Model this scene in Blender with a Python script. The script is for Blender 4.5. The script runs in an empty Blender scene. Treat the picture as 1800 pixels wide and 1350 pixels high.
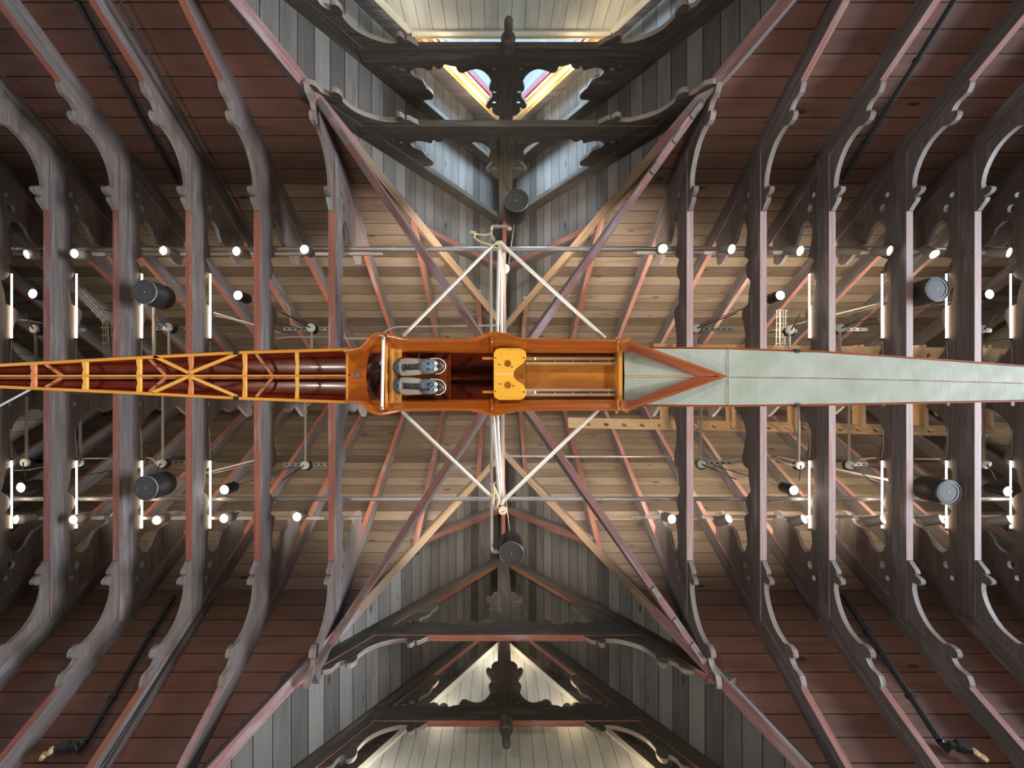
import bpy, math, random
from mathutils import Vector, Matrix, noise
from mathutils.geometry import tessellate_polygon
random.seed(7)
SC = bpy.context.scene
COL = SC.collection
CZ = 1.5                      # camera height above the floor; all Z below are metres above the camera
F, X0, Y0P = 750.0, 875.0, 700.0
def P(px, py, Z): return Vector(((px-X0)*Z/F, (py-Y0P)*Z/F, Z))
V = Vector
def lerp(a, b, t): return a+(b-a)*t

# ------------------------------------------------------------------ materials
def new_mat(name):
    m = bpy.data.materials.new(name); m.use_nodes = True
    nt = m.node_tree
    b = nt.nodes['Principled BSDF']
    return m, nt, b
def N(nt, t, **kw):
    n = nt.nodes.new(t)
    for k, v in kw.items():
        setattr(n, k, v)
    return n
def mixc(nt, fac, a, b, mode='MIX'):
    n = N(nt, 'ShaderNodeMix', data_type='RGBA', blend_type=mode)
    for i, v in ((0, fac), (6, a), (7, b)):
        if isinstance(v, bpy.types.NodeSocket): nt.links.new(v, n.inputs[i])
        elif i == 0: n.inputs[0].default_value = v
        else: n.inputs[i].default_value = (*v, 1)
    return n.outputs[2]
def math_n(nt, op, a, b=0.0, c=0.0):
    n = N(nt, 'ShaderNodeMath', operation=op)
    for i, v in enumerate((a, b, c)):
        if isinstance(v, bpy.types.NodeSocket): nt.links.new(v, n.inputs[i])
        else: n.inputs[i].default_value = v
    return n.outputs[0]
def maprange(nt, v, a, b, c=0.0, d=1.0):
    n = N(nt, 'ShaderNodeMapRange')
    nt.links.new(v, n.inputs[0])
    for i, x in enumerate((a, b, c, d)): n.inputs[1+i].default_value = x
    return n.outputs[0]
def uv_vec(nt, sx, sy, rnd=True):
    uv = N(nt, 'ShaderNodeUVMap')
    mp = N(nt, 'ShaderNodeMapping'); mp.inputs['Scale'].default_value = (sx, sy, 1)
    nt.links.new(uv.outputs[0], mp.inputs[0])
    if rnd:
        oi = N(nt, 'ShaderNodeObjectInfo')
        cb = N(nt, 'ShaderNodeCombineXYZ')
        r = math_n(nt, 'MULTIPLY', oi.outputs['Random'], 97.0)
        nt.links.new(r, cb.inputs[0]); nt.links.new(r, cb.inputs[1]); nt.links.new(r, cb.inputs[2])
        nt.links.new(cb.outputs[0], mp.inputs['Location'])
    return mp.outputs[0]
def noise_n(nt, vec, scale, detail=4, rough=0.6):
    n = N(nt, 'ShaderNodeTexNoise'); n.inputs['Scale'].default_value = scale
    n.inputs['Detail'].default_value = detail; n.inputs['Roughness'].default_value = rough
    nt.links.new(vec, n.inputs['Vector'])
    return n.outputs[0]
def bump(nt, b, h, strength=0.3, dist=0.005):
    n = N(nt, 'ShaderNodeBump'); n.inputs['Strength'].default_value = strength; n.inputs['Distance'].default_value = dist
    nt.links.new(h, n.inputs['Height']); nt.links.new(n.outputs[0], b.inputs['Normal'])

def timber(name, dark, light, wear, wear_amt=0.5, rough=0.62, spec=0.3):
    """old stained wood: grain along U, worn patches, knots"""
    m, nt, b = new_mat(name)
    g = noise_n(nt, uv_vec(nt, 1.4, 45), 1.0, 5)
    c = mixc(nt, maprange(nt, g, .3, .72), dark, light)
    p = noise_n(nt, uv_vec(nt, 1.1, 7), 1.0, 5, .65)
    c = mixc(nt, maprange(nt, p, .62-wear_amt*.25, .78-wear_amt*.2), c, wear)
    q = noise_n(nt, uv_vec(nt, 5, 9), 1.0, 3)
    c = mixc(nt, maprange(nt, q, .66, .8, 0, .7), c, tuple(x*.3 for x in dark))
    nt.links.new(c, b.inputs['Base Color'])
    b.inputs['Roughness'].default_value = rough; b.inputs['Specular IOR Level'].default_value = spec
    bump(nt, b, g, .35, .004)
    return m
def boards(name, cA, cB, w, low=None, lowr=(0, 1), gap=.03, rough=.6, knots=True, spec=.3, rvar=.55):
    """boards running along U, each w wide across V; low tints the boards past a given V"""
    m, nt, b = new_mat(name)
    uv = N(nt, 'ShaderNodeUVMap'); sp = N(nt, 'ShaderNodeSeparateXYZ'); nt.links.new(uv.outputs[0], sp.inputs[0])
    t = math_n(nt, 'DIVIDE', sp.outputs[1], w)
    idx = math_n(nt, 'FLOOR', t); fr = math_n(nt, 'FRACT', t)
    wn = N(nt, 'ShaderNodeTexWhiteNoise', noise_dimensions='1D'); nt.links.new(idx, wn.inputs['W'])
    cb = N(nt, 'ShaderNodeCombineXYZ')
    nt.links.new(math_n(nt, 'ADD', math_n(nt, 'MULTIPLY', sp.outputs[0], 1.2), math_n(nt, 'MULTIPLY', wn.outputs[0], 80)), cb.inputs[0])
    nt.links.new(math_n(nt, 'MULTIPLY', sp.outputs[1], 42), cb.inputs[1])
    g = noise_n(nt, cb.outputs[0], 1.0, 5, .65)
    cb2 = N(nt, 'ShaderNodeCombineXYZ')
    nt.links.new(math_n(nt, 'ADD', math_n(nt, 'MULTIPLY', sp.outputs[0], .9), math_n(nt, 'MULTIPLY', wn.outputs[0], 50)), cb2.inputs[0])
    nt.links.new(math_n(nt, 'MULTIPLY', sp.outputs[1], 5), cb2.inputs[1])
    big = noise_n(nt, cb2.outputs[0], 1.0, 3)
    f = math_n(nt, 'ADD', math_n(nt, 'MULTIPLY', g, 1-rvar), math_n(nt, 'MULTIPLY', wn.outputs[0], rvar))
    c = mixc(nt, maprange(nt, f, .2, .8), cA, cB)
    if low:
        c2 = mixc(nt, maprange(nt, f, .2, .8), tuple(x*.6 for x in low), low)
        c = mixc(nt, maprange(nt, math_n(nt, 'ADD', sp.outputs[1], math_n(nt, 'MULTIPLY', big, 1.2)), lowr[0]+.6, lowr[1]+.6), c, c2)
    c = mixc(nt, maprange(nt, big, .5, .75, 0, .5), c, tuple(x*.45 for x in cA))
    if knots:
        vo = N(nt, 'ShaderNodeTexVoronoi'); vo.inputs['Scale'].default_value = 1.0
        cb3 = N(nt, 'ShaderNodeCombineXYZ')
        nt.links.new(math_n(nt, 'MULTIPLY', sp.outputs[0], 1.6), cb3.inputs[0]); nt.links.new(math_n(nt, 'MULTIPLY', sp.outputs[1], 4.5), cb3.inputs[1])
        nt.links.new(cb3.outputs[0], vo.inputs['Vector'])
        c = mixc(nt, maprange(nt, vo.outputs['Distance'], .05, .14, .85, 0), c, tuple(x*.25 for x in cA))
    d = math_n(nt, 'ABSOLUTE', math_n(nt, 'SUBTRACT', fr, .5))
    gm = maprange(nt, d, .5-gap, .5-gap*.4)
    c = mixc(nt, gm, c, tuple(x*.06 for x in cA))
    nt.links.new(c, b.inputs['Base Color'])
    b.inputs['Roughness'].default_value = rough; b.inputs['Specular IOR Level'].default_value = spec
    h = math_n(nt, 'SUBTRACT', math_n(nt, 'MULTIPLY', g, .15), gm)
    bump(nt, b, h, .6, .008)
    return m
def plain(name, col, rough=.5, metal=0.0, spec=.5, var=.0, coat=0.0, emit=None, es=0.0):
    m, nt, b = new_mat(name)
    b.inputs['Base Color'].default_value = (*col, 1)
    b.inputs['Roughness'].default_value = rough; b.inputs['Metallic'].default_value = metal
    b.inputs['Specular IOR Level'].default_value = spec
    b.inputs['Coat Weight'].default_value = coat; b.inputs['Coat Roughness'].default_value = .12
    tc = N(nt, 'ShaderNodeTexCoord')
    n = noise_n(nt, tc.outputs['Object'], 18, 4)
    c = mixc(nt, maprange(nt, n, .3, .75, 0, max(var, .04)*2), col, tuple(x*.55 for x in col))
    nt.links.new(c, b.inputs['Base Color'])
    if emit:
        b.inputs['Emission Color'].default_value = (*emit, 1); b.inputs['Emission Strength'].default_value = es
    return m
def varnish(name, dark, light, rough=.25, coat=.6, gs=60):
    m, nt, b = new_mat(name)
    g = noise_n(nt, uv_vec(nt, 3, gs), 1.0, 5)
    q = noise_n(nt, uv_vec(nt, 2, 8), 1.0, 3)
    c = mixc(nt, maprange(nt, math_n(nt, 'ADD', math_n(nt, 'MULTIPLY', g, .6), math_n(nt, 'MULTIPLY', q, .4)), .35, .66), dark, light)
    nt.links.new(c, b.inputs['Base Color'])
    b.inputs['Roughness'].default_value = rough; b.inputs['Coat Weight'].default_value = coat; b.inputs['Coat Roughness'].default_value = .12
    return m

M = {}
M['side'] = timber('dark_timber', (.072, .054, .050), (.155, .130, .125), (.21, .18, .18), .35)
M['gside'] = timber('shaded_olive_timber', (.040, .033, .026), (.095, .080, .062), (.13, .115, .10), .3)  # darker timber copy; the gable trusses' shade is put into the colour
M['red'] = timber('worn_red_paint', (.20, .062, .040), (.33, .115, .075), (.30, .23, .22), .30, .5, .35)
M['redmid'] = timber('half_lit_red_paint', (.21, .082, .062), (.32, .16, .13), (.36, .27, .25), .4, .5, .35)  # right rafters: a weaker share of the cool light put into the colour
M['redd'] = timber('dull_red_paint', (.11, .038, .028), (.20, .085, .06), (.22, .15, .12), .35, .5, .3)
M['redlit'] = timber('lit_worn_red_paint', (.30, .17, .15), (.42, .33, .32), (.36, .16, .12), .45, .5, .35)  # right collars: cool light on the undersides put into the paint colour
M['edge'] = timber('weathered_timber', (.13, .10, .085), (.25, .20, .175), (.32, .29, .27), .45)
M['brace'] = timber('brace_timber', (.085, .066, .058), (.17, .14, .128), (.10, .06, .05), .4)
M['tan'] = timber('bare_tan_timber', (.12, .075, .042), (.24, .16, .098), (.12, .07, .05), .25)
M['diag'] = timber('painted_diagonal_timber', (.11, .038, .033), (.22, .10, .09), (.24, .19, .20), .55, .45, .4)
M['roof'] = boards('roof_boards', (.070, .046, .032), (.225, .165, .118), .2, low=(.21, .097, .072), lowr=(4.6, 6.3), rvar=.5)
M['gable'] = boards('gable_boards', (.058, .052, .047), (.175, .160, .146), .2, rvar=.5)
M['endb'] = boards('end_wall_boards', (.2, .17, .12), (.36, .31, .23), .22)
M['white'] = boards('painted_white_boards', (.50, .485, .42), (.54, .525, .46), .165, gap=.022, knots=False, rough=.5, rvar=.3)
M['wtrim'] = plain('white_trim_paint', (.78, .73, .60), .45)
M['gold'] = timber('golden_window_wood', (.55, .30, .09), (.85, .55, .22), (.9, .75, .45), .3, .4, .5)
M['redl'] = plain('red_window_line', (.30, .012, .02), .4)
M['glass'] = None
M['floor'] = boards('floor_boards', (.11, .07, .04), (.17, .12, .075), .12, rough=.4)
M['black'] = plain('black_plastic', (.018, .018, .020), .42)
M['grille'] = plain('speaker_grille', (.045, .042, .038), .6)
M['rimg'] = plain('speaker_rim', (.05, .055, .06), .35)
M['dot'] = plain('white_badge', (.8, .8, .78), .4)
M['silver'] = plain('silver_metal', (.40, .36, .33), .38, .6)
M['conduit'] = plain('painted_conduit', (.40, .33, .28), .45, .25)
M['lampw'] = plain('lamp_housing', (.24, .20, .165), .4, .2)
M['lens'] = plain('lamp_lens', (1, .95, .8), .3, emit=(1, .88, .62), es=14)
M['globe'] = plain('flood_lens', (1, .97, .9), .3, emit=(1, .93, .78), es=18)
M['led'] = plain('led_tube', (1, .97, .9), .3, emit=(1, .84, .64), es=16)
M['disc'] = plain('white_disc_plastic', (.62, .64, .60), .45)
M['discbr'] = plain('brown_disc', (.30, .22, .18), .5)
M['galv'] = plain('galvanised_strut', (.42, .40, .36), .4, .6, var=.2)
M['pipe'] = plain('black_iron_pipe', (.05, .05, .052), .28, .5)
M['brass'] = plain('brass_fitting', (.72, .56, .30), .3, .35)
M['rail2'] = plain('silvery_slide_rail', (.72, .64, .50), .3, .3)
M['wire'] = plain('pale_wire', (.42, .38, .32), .5)
M['pine'] = varnish('oiled_pine', (.58, .33, .15), (.76, .48, .25), .5, .1, 40)
M['mahog'] = varnish('mahogany_hull', (.12, .014, .006), (.20, .030, .010), .35, .3)
M['sax'] = varnish('varnished_cedar', (.33, .072, .010), (.48, .135, .018), .25, .6)
M['chev'] = varnish('varnished_chevron', (.25, .040, .008), (.38, .075, .013), .3, .3)
M['inw'] = varnish('golden_gunwale', (.56, .22, .035), (.72, .32, .06), .3, .5)
M['rib'] = varnish('ash_rib', (.66, .30, .05), (.80, .42, .09), .35, .4)
M['ribr'] = varnish('reddish_rib', (.50, .17, .07), (.60, .25, .11), .35, .4)
M['floorb'] = varnish('cockpit_floor_cedar', (.52, .19, .032), (.72, .30, .065), .3, .5, 30)
M['seat'] = varnish('yellow_varnished_seat', (.78, .38, .035), (.88, .48, .06), .3, .5, 50)
M['rubber'] = plain('white_coated_tube', (.80, .77, .70), .35)
M['rig'] = plain('rigger_tube', (.74, .70, .62), .3, .3)
def canvas():
    m, nt, b = new_mat('deck_canvas')
    tc = N(nt, 'ShaderNodeTexCoord')
    n = noise_n(nt, tc.outputs['Object'], 3.2, 5)
    mp = N(nt, 'ShaderNodeMapping'); mp.inputs['Scale'].default_value = (14, 2.5, 2)
    nt.links.new(tc.outputs['Object'], mp.inputs[0])
    w = noise_n(nt, mp.outputs[0], 1.4, 3)
    c = mixc(nt, maprange(nt, n, .35, .68), (.30, .335, .27), (.40, .44, .40))
    c = mixc(nt, maprange(nt, w, .62, .8, 0, .6), c, (.29, .335, .235))
    nt.links.new(c, b.inputs['Base Color']); b.inputs['Roughness'].default_value = .38
    b.inputs['Coat Weight'].default_value = .25
    bump(nt, b, w, .25, .004)
    return m
M['canvas'] = canvas()
M['leather'] = plain('dark_blue_leather', (.035, .05, .075), .4, var=.2)
M['cream'] = plain('cream_suede', (.36, .33, .28), .7, var=.25)
M['tongue'] = plain('grey_blue_leather', (.13, .165, .205), .55, var=.25)
M['heel'] = plain('dark_brown_leather', (.045, .028, .014), .35, var=.2)
M['lace'] = plain('black_lace', (.012, .012, .014), .7)
M['eyelet'] = plain('white_eyelet', (.8, .8, .76), .4)
M['badge'] = plain('olive_oval_badge', (.13, .10, .035), .5, var=.3)
def glassm():
    m, nt, b = new_mat('window_glass')
    b.inputs['Base Color'].default_value = (.9, .95, 1, 1); b.inputs['Roughness'].default_value = .02
    tr = N(nt, 'ShaderNodeBsdfTransparent'); mx = N(nt, 'ShaderNodeMixShader'); mx.inputs[0].default_value = .06
    nt.links.new(tr.outputs[0], mx.inputs[1]); nt.links.new(b.outputs[0], mx.inputs[2])
    nt.links.new(mx.outputs[0], nt.nodes['Material Output'].inputs[0])
    return m
M['glass'] = glassm()

# ------------------------------------------------------------------ mesh building
class MB:
    def __init__(s): s.v = []; s.f = []; s.uv = []; s.m = []
    def face(s, pts, uvs, mi=0):
        i = len(s.v); s.v += [V(p) for p in pts]; s.f.append(list(range(i, i+len(pts)))); s.uv.append(uvs); s.m.append(mi)
    def beam(s, p0, p1, w, h, up, bottom=0, side=0, w1=None):
        """box whose bottom face centre line runs p0-p1, w across, h deep along up"""
        p0, p1 = V(p0), V(p1); d = (p1-p0); L = d.length; d.normalize()
        up = V(up); up = (up-d*up.dot(d)).normalized(); a = d.cross(up)
        w1 = w if w1 is None else w1
        c = [p0-a*w/2, p0+a*w/2, p1+a*w1/2, p1-a*w1/2]; t = [q+up*h for q in c]
        o = random.random()*9
        s.face([c[0], c[1], c[2], c[3]], [(0, o), (0, o+w), (L, o+w), (L, o)], bottom)
        s.face([t[3], t[2], t[1], t[0]], [(L, o+.3), (L, o+.3+w), (0, o+.3+w), (0, o+.3)], side)
        s.face([c[1], t[1], t[2], c[2]], [(0, o+.5), (0, o+.5+h), (L, o+.5+h), (L, o+.5)], side)
        s.face([c[3], t[3], t[0], c[0]], [(L, o+.7), (L, o+.7+h), (0, o+.7+h), (0, o+.7)], side)
        s.face([c[0], t[0], t[1], c[1]], [(0, 0), (0, h), (w*.1, h), (w*.1, 0)], side)
        s.face([c[2], t[2], t[3], c[3]], [(0, 0), (0, h), (w*.1, h), (w*.1, 0)], side)
        return s
    def tube(s, pts, r, n=8, mi=0, cap=True):
        pts = [V(p) for p in pts]
        rr = r if isinstance(r, (list, tuple)) else [r]*len(pts)
        ref = None; rings = []; L = 0; Ls = []
        for i, p in enumerate(pts):
            a = pts[max(i-1, 0)]; b = pts[min(i+1, len(pts)-1)]
            d = (b-a).normalized()
            if ref is None:
                ref = d.orthogonal().normalized()
            ref = (ref-d*ref.dot(d)).normalized(); bi = d.cross(ref)
            rings.append([p+(ref*math.cos(2*math.pi*k/n)+bi*math.sin(2*math.pi*k/n))*rr[i] for k in range(n)])
            if i: L += (p-pts[i-1]).length
            Ls.append(L)
        for i in range(len(pts)-1):
            for k in range(n):
                k2 = (k+1) % n
                s.face([rings[i][k], rings[i+1][k], rings[i+1][k2], rings[i][k2]],
                       [(Ls[i], k*.02), (Ls[i+1], k*.02), (Ls[i+1], k*.02+.02), (Ls[i], k*.02+.02)], mi)
        if cap:
            s.face(list(rings[0]), [(0, 0)]*n, mi); s.face(list(reversed(rings[-1])), [(0, 0)]*n, mi)
        return s
    def lathe(s, prof, org, axis, n=24, mi=0, ms=None):
        """prof: (radius, distance along axis)"""
        org, ax = V(org), V(axis).normalized(); e = ax.orthogonal().normalized(); g = ax.cross(e)
        R = [[org+ax*z+(e*math.cos(2*math.pi*k/n)+g*math.sin(2*math.pi*k/n))*max(r, 1e-5) for k in range(n)] for r, z in prof]
        for i in range(len(R)-1):
            for k in range(n):
                k2 = (k+1) % n
                s.face([R[i][k], R[i][k2], R[i+1][k2], R[i+1][k]], [(0, k*.02), (0, k*.02), (.1, k*.02), (.1, k*.02)], ms[i] if ms else mi)
        return s
    def plate(s, polys, org, ux, uy, th, mi=0, edge=None, flip=False):
        """flat shape with holes, th thick, centred on the plane org + x*ux + y*uy"""
        org, ux, uy = V(org), V(ux), V(uy); nz = ux.cross(uy).normalized()
        edge = mi if edge is None else edge
        P2 = [[V((x, y, 0)) for x, y in q] for q in polys]
        flat = [p for q in P2 for p in q]
        tris = tessellate_polygon(P2)
        w = lambda p, z: org+ux*p.x+uy*p.y+nz*z
        for t in tris:
            a, b, c = (flat[i] for i in t)
            if (b-a).cross(c-a).z < 0: b, c = c, b
            s.face([w(a, th/2), w(b, th/2), w(c, th/2)], [(p.x, p.y) for p in (a, b, c)], mi)
            s.face([w(c, -th/2), w(b, -th/2), w(a, -th/2)], [(p.x, p.y) for p in (c, b, a)], mi)
        for qi, q in enumerate(P2):
            ar = sum(q[i].x*q[(i+1) % len(q)].y-q[(i+1) % len(q)].x*q[i].y for i in range(len(q)))
            q2 = q if (ar > 0) == (qi == 0) else list(reversed(q))
            L = 0
            for i in range(len(q2)):
                a, b = q2[i], q2[(i+1) % len(q2)]; l = (b-a).length
                s.face([w(a, th/2), w(a, -th/2), w(b, -th/2), w(b, th/2)], [(L, 0), (L, th), (L+l, th), (L+l, 0)], edge); L += l
        return s
    def grid(s, rows, mi=0, uvs=1.0):
        """surface through rows of points"""
        for i in range(len(rows)-1):
            for j in range(len(rows[0])-1):
                q = [rows[i][j], rows[i+1][j], rows[i+1][j+1], rows[i][j+1]]
                s.face(q, [(p[0]*uvs, p[1]*uvs) for p in q], mi)
        return s
    def sphere(s, c, r, n=12, mi=0, sx=1, sy=1, sz=1):
        c = V(c); prev = None
        R = []
        for i in range(n//2+1):
            th = math.pi*i/(n//2)
            R.append([c+V((r*sx*math.sin(th)*math.cos(2*math.pi*k/n), r*sy*math.sin(th)*math.sin(2*math.pi*k/n), r*sz*math.cos(th))) for k in range(n)])
        for i in range(n//2):
            for k in range(n):
                k2 = (k+1) % n
                s.face([R[i][k], R[i+1][k], R[i+1][k2], R[i][k2]], [(0, 0)]*4, mi)
        return s

ORG = {}
def mesh_obj(name, mb, mats, parent=None, org=None, smooth=True, weld=True, angle=.6):
    if not isinstance(mats, (list, tuple)): mats = [mats]
    if org is None:
        if parent is not None: org = ORG[parent.as_pointer()]
        else:
            lo = V((min(v.x for v in mb.v), min(v.y for v in mb.v), min(v.z for v in mb.v)))
            hi = V((max(v.x for v in mb.v), max(v.y for v in mb.v), max(v.z for v in mb.v)))
            org = V(((lo.x+hi.x)/2, (lo.y+hi.y)/2, lo.z))
    me = bpy.data.meshes.new(name)
    me.from_pydata([tuple(v-org) for v in mb.v], [], mb.f)
    uvl = me.uv_layers.new(name='UVMap')
    k = 0
    for u in mb.uv:
        for t in u:
            uvl.data[k].uv = t; k += 1
    for m in mats: me.materials.append(m)
    for p, mi in zip(me.polygons, mb.m): p.material_index = mi
    if weld:
        import bmesh
        bm = bmesh.new(); bm.from_mesh(me)
        bmesh.ops.remove_doubles(bm, verts=bm.verts, dist=1e-5)
        bmesh.ops.recalc_face_normals(bm, faces=bm.faces)
        bm.to_mesh(me); bm.free()
    if smooth:
        me.shade_smooth(); me.set_sharp_from_angle(angle=angle)
    o = bpy.data.objects.new(name, me); COL.objects.link(o)
    ORG[o.as_pointer()] = org
    if parent is not None: o.parent = parent
    else: o.location = org+V((0, 0, CZ))
    return o
def tag(o, label=None, cat=None, group=None, kind=None):
    if label: o['label'] = label
    if cat: o['category'] = cat
    if group: o['group'] = group
    if kind: o['kind'] = kind
    return o
def thing(name, loc, label, cat, group=None):
    o = bpy.data.objects.new(name, None); COL.objects.link(o)
    o.empty_display_size = .1
    ORG[o.as_pointer()] = V(loc); o.location = V(loc)+V((0, 0, CZ))
    return tag(o, label, cat, group)
def dup(root, delta, label, rot=None):
    def cp(o, par):
        c = o.copy(); COL.objects.link(c)
        if par is not None: c.parent = par
        for ch in list(o.children): cp(ch, c)
        return c
    r = cp(root, None); r.location = root.location+V(delta); r['label'] = label
    if rot is not None: r.rotation_euler = rot
    return r

# ------------------------------------------------------------------ the roof's numbers
YR = -.145                            # ridge of the long roof
RU, RS, RT = 9.594, 1.70, .42         # rafter undersides at the ridge, slope, rafter height measured upright
def main_z(y, top=True): return RU+(RT if top else 0)-RS*abs(y-YR)
GA = {-1: dict(xc=.12, ru=7.70, s=1.58, zc=5.0, ya=-3.187, yb=-4.10, d=-4.7, yc=-2.36, wx=.17, wz=7.42, ws=1.55),
      1: dict(xc=.10, ru=7.72, s=1.50, zc=5.28, ya=2.93, yb=3.99, d=4.35, yc=2.02, wx=.10, wz=7.62, ws=1.57)}
GT = .38
def valley(sg, dx):
    g = GA[sg]; z = g['ru']+GT-g['s']*dx
    return (RU+RT-z)/RS, z            # distance from the ridge, height
MT = [('L', i, x) for i, x in enumerate((-1.947, -2.82, -3.62, -4.473, -5.287, -6.095, -6.91, -7.73, -8.55))] + \
     [('R', i, x) for i, x in enumerate((2.253, 3.113, 3.92, 4.827, 5.627, 6.43, 7.25, 8.06, 8.88))]

# ------------------------------------------------------------------ setting
XE = 9.5
mb = MB()
sl = math.sqrt(1+RS*RS)
for sg in (-1, 1):
    g = GA[sg]; YL = 4.55
    dv, zv = valley(sg, 0)
    def pt(x, dy): return V((x, YR+sg*dy, RU+RT-RS*dy))
    k = g['s']/RS
    dxl = (YL-dv)/k
    L = [(-XE, 0), (g['xc'], 0), (g['xc'], dv), (g['xc']-dxl, YL), (-XE, YL)]
    R = [(g['xc'], 0), (XE, 0), (XE, YL), (g['xc']+dxl, YL), (g['xc'], dv)]
    for q in (L, R):
        mb.face([pt(x, d) for x, d in q], [(x, d*sl) for x, d in q])
        mb.face([pt(x, d)+V((0, 0, .06)) for x, d in reversed(q)], [(x, d*sl) for x, d in reversed(q)])
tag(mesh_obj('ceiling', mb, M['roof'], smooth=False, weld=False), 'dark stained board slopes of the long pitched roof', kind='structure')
for sg in (-1, 1):
    g = GA[sg]; mb = MB(); sg2 = math.sqrt(1+g['s']**2)
    for sx in (-1, 1):
        yo = g['d']+sg*.6
        dxo = (abs(yo-YR)-valley(sg, 0)[0])/(g['s']/RS); zo = valley(sg, dxo)[1]
        dy0, z0 = valley(sg, 0); pts = [(0, YR+sg*dy0, z0)]
        q = [pts[0], (dxo, yo, zo), (0, yo, pts[0][2])]
        mb.face([V((g['xc']+sx*a, b, c)) for a, b, c in q], [(b, a*sg2) for a, b, c in q])
        mb.face([V((g['xc']+sx*a, b, c+.06)) for a, b, c in q], [(b, a*sg2) for a, b, c in q])
    tag(mesh_obj('ceiling', mb, M['gable'], smooth=False, weld=False), kind='structure',
        label='board slopes of the cross gable with the window' if sg < 0 else 'board slopes of the cross gable without a window')
# end walls of the long roof
for nm, x in (('wall_left', -XE), ('wall_right', XE)):
    mb = MB(); zb = 4.4 if x > 0 else 3.4; yl = (RU+RT-zb)/RS
    q = [(YR, main_z(YR)), (YR+yl, zb), (YR-yl, zb)]
    mb.plate([q], (x, 0, 0), (0, 1, 0), (0, 0, 1), .08)
    mb.uv = [[(b, a) for a, b in u] for u in mb.uv]
    tag(mesh_obj(nm, mb, M['endb'], smooth=False), kind='structure')
for nm, sg in (('wall_back', -1), ('wall_front', 1)):
    mb = MB(); yy = YR+sg*4.6; mb.plate([[(-XE, -CZ), (XE, -CZ), (XE, 2.35), (-XE, 2.35)]], (0, yy, 0), (1, 0, 0), (0, 0, 1), .1)
    mb.uv = [[(b, a) for a, b in u] for u in mb.uv]
    tag(mesh_obj(nm, mb, M['endb'], smooth=False), kind='structure')
mb = MB(); mb.beam((-XE, 0, -CZ-.1), (XE, 0, -CZ-.1), 16, .1, (0, 0, 1))
tag(mesh_obj('floor', mb, M['floor'], smooth=False), kind='structure')
# painted gable end walls, the one at the top of the picture with a triangular window
for sg in (-1, 1):
    g = GA[sg]; y = g['d']; mb = MB(); s = g['ws']
    zb = 2.36
    hw = (g['wz']-zb)/s
    if sg < 0:
        zt = 5.43; ht = (g['wz']-zt)/s
        q = [(-hw, zb), (hw, zb), (ht, zt), (-ht, zt)]
    else:
        q = [(-hw, zb), (hw, zb), (0, g['wz'])]
    mb.plate([q], (g['wx'], y, 0), (1, 0, 0), (0, 0, 1), .05)
    mb.uv = [[(b, a) for a, b in u] for u in mb.uv]
    wo = tag(mesh_obj('wall_top' if sg < 0 else 'wall_bottom', mb, M['white'], smooth=False), kind='structure')
    # sloping edge boards
    tb = MB()
    ztop = 5.43 if sg < 0 else g['wz']
    for sx in (-1, 1):
        a = V((g['wx']+sx*hw, y-sg*.05, zb)); b = V((g['wx']+sx*(g['wz']-ztop)/s, y-sg*.05, ztop))
        tb.beam(a, b, .07, .05, (0, sg, 0))
    tag(mesh_obj('trim_1' if sg < 0 else 'trim_2', tb, M['wtrim'], smooth=False), kind='structure')
    # dark boarding that closes the gable around the panel
    mb = MB(); go = g['ru']+GT
    zlo = 2.0
    hwo = (go-zlo)/g['s']
    outer = [(g['xc']-hwo, zlo), (g['xc']+hwo, zlo), (g['xc'], go)]
    inner = [(g['wx']-(g['wz']-zb)/s, zb), (g['wx']+(g['wz']-zb)/s, zb), (g['wx'], g['wz'])]
    mb.plate([outer, inner], (0, y+sg*.12, 0), (1, 0, 0), (0, 0, 1), .05)
    tag(mesh_obj('trim_3' if sg < 0 else 'trim_4', mb, M['side'], smooth=False), kind='structure')
# window: golden stepped frame, red line, glass
g = GA[-1]; y = g['d']; s = g['ws']; zt = 5.50
win = thing('window_1', (g['wx'], y, zt), 'triangular gable window with golden wooden frame and blue sky behind', None)
win['kind'] = 'structure'
def tri(z0, apex): h = (apex-z0)/s; return [(-h, z0), (h, z0), (0, apex)]
for nm, a0, a1, yo, mt in (('outer_bead', 7.42, 7.35, .03, 'gold'), ('frame', 7.36, 7.24, .0, 'wtrim'), ('middle_bead', 7.25, 7.185, .01, 'gold'), ('sash', 7.19, 7.115, -.03, 'wtrim'), ('gasket', 7.12, 7.10, -.04, 'black'), ('red_line', 7.105, 7.085, -.05, 'redl')):
    mb = MB(); mb.plate([tri(zt, a0), tri(zt+.012, a1)], (g['wx'], y+yo, 0), (1, 0, 0), (0, 0, 1), .06)
    mesh_obj(nm, mb, M[mt], win, smooth=False)
mb = MB(); mb.plate([tri(zt, 7.08)], (g['wx'], y-.13, 0), (1, 0, 0), (0, 0, 1), .006)
mesh_obj('pane', mb, M['glass'], win, smooth=False)
mb = MB(); mb.beam((g['wx']-1.27, y-.0, zt-.08), (g['wx']+1.27, y-.0, zt-.08), .09, .08, (0, 0, 1))
mesh_obj('sill', mb, M['wtrim'], win, smooth=False)

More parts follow.
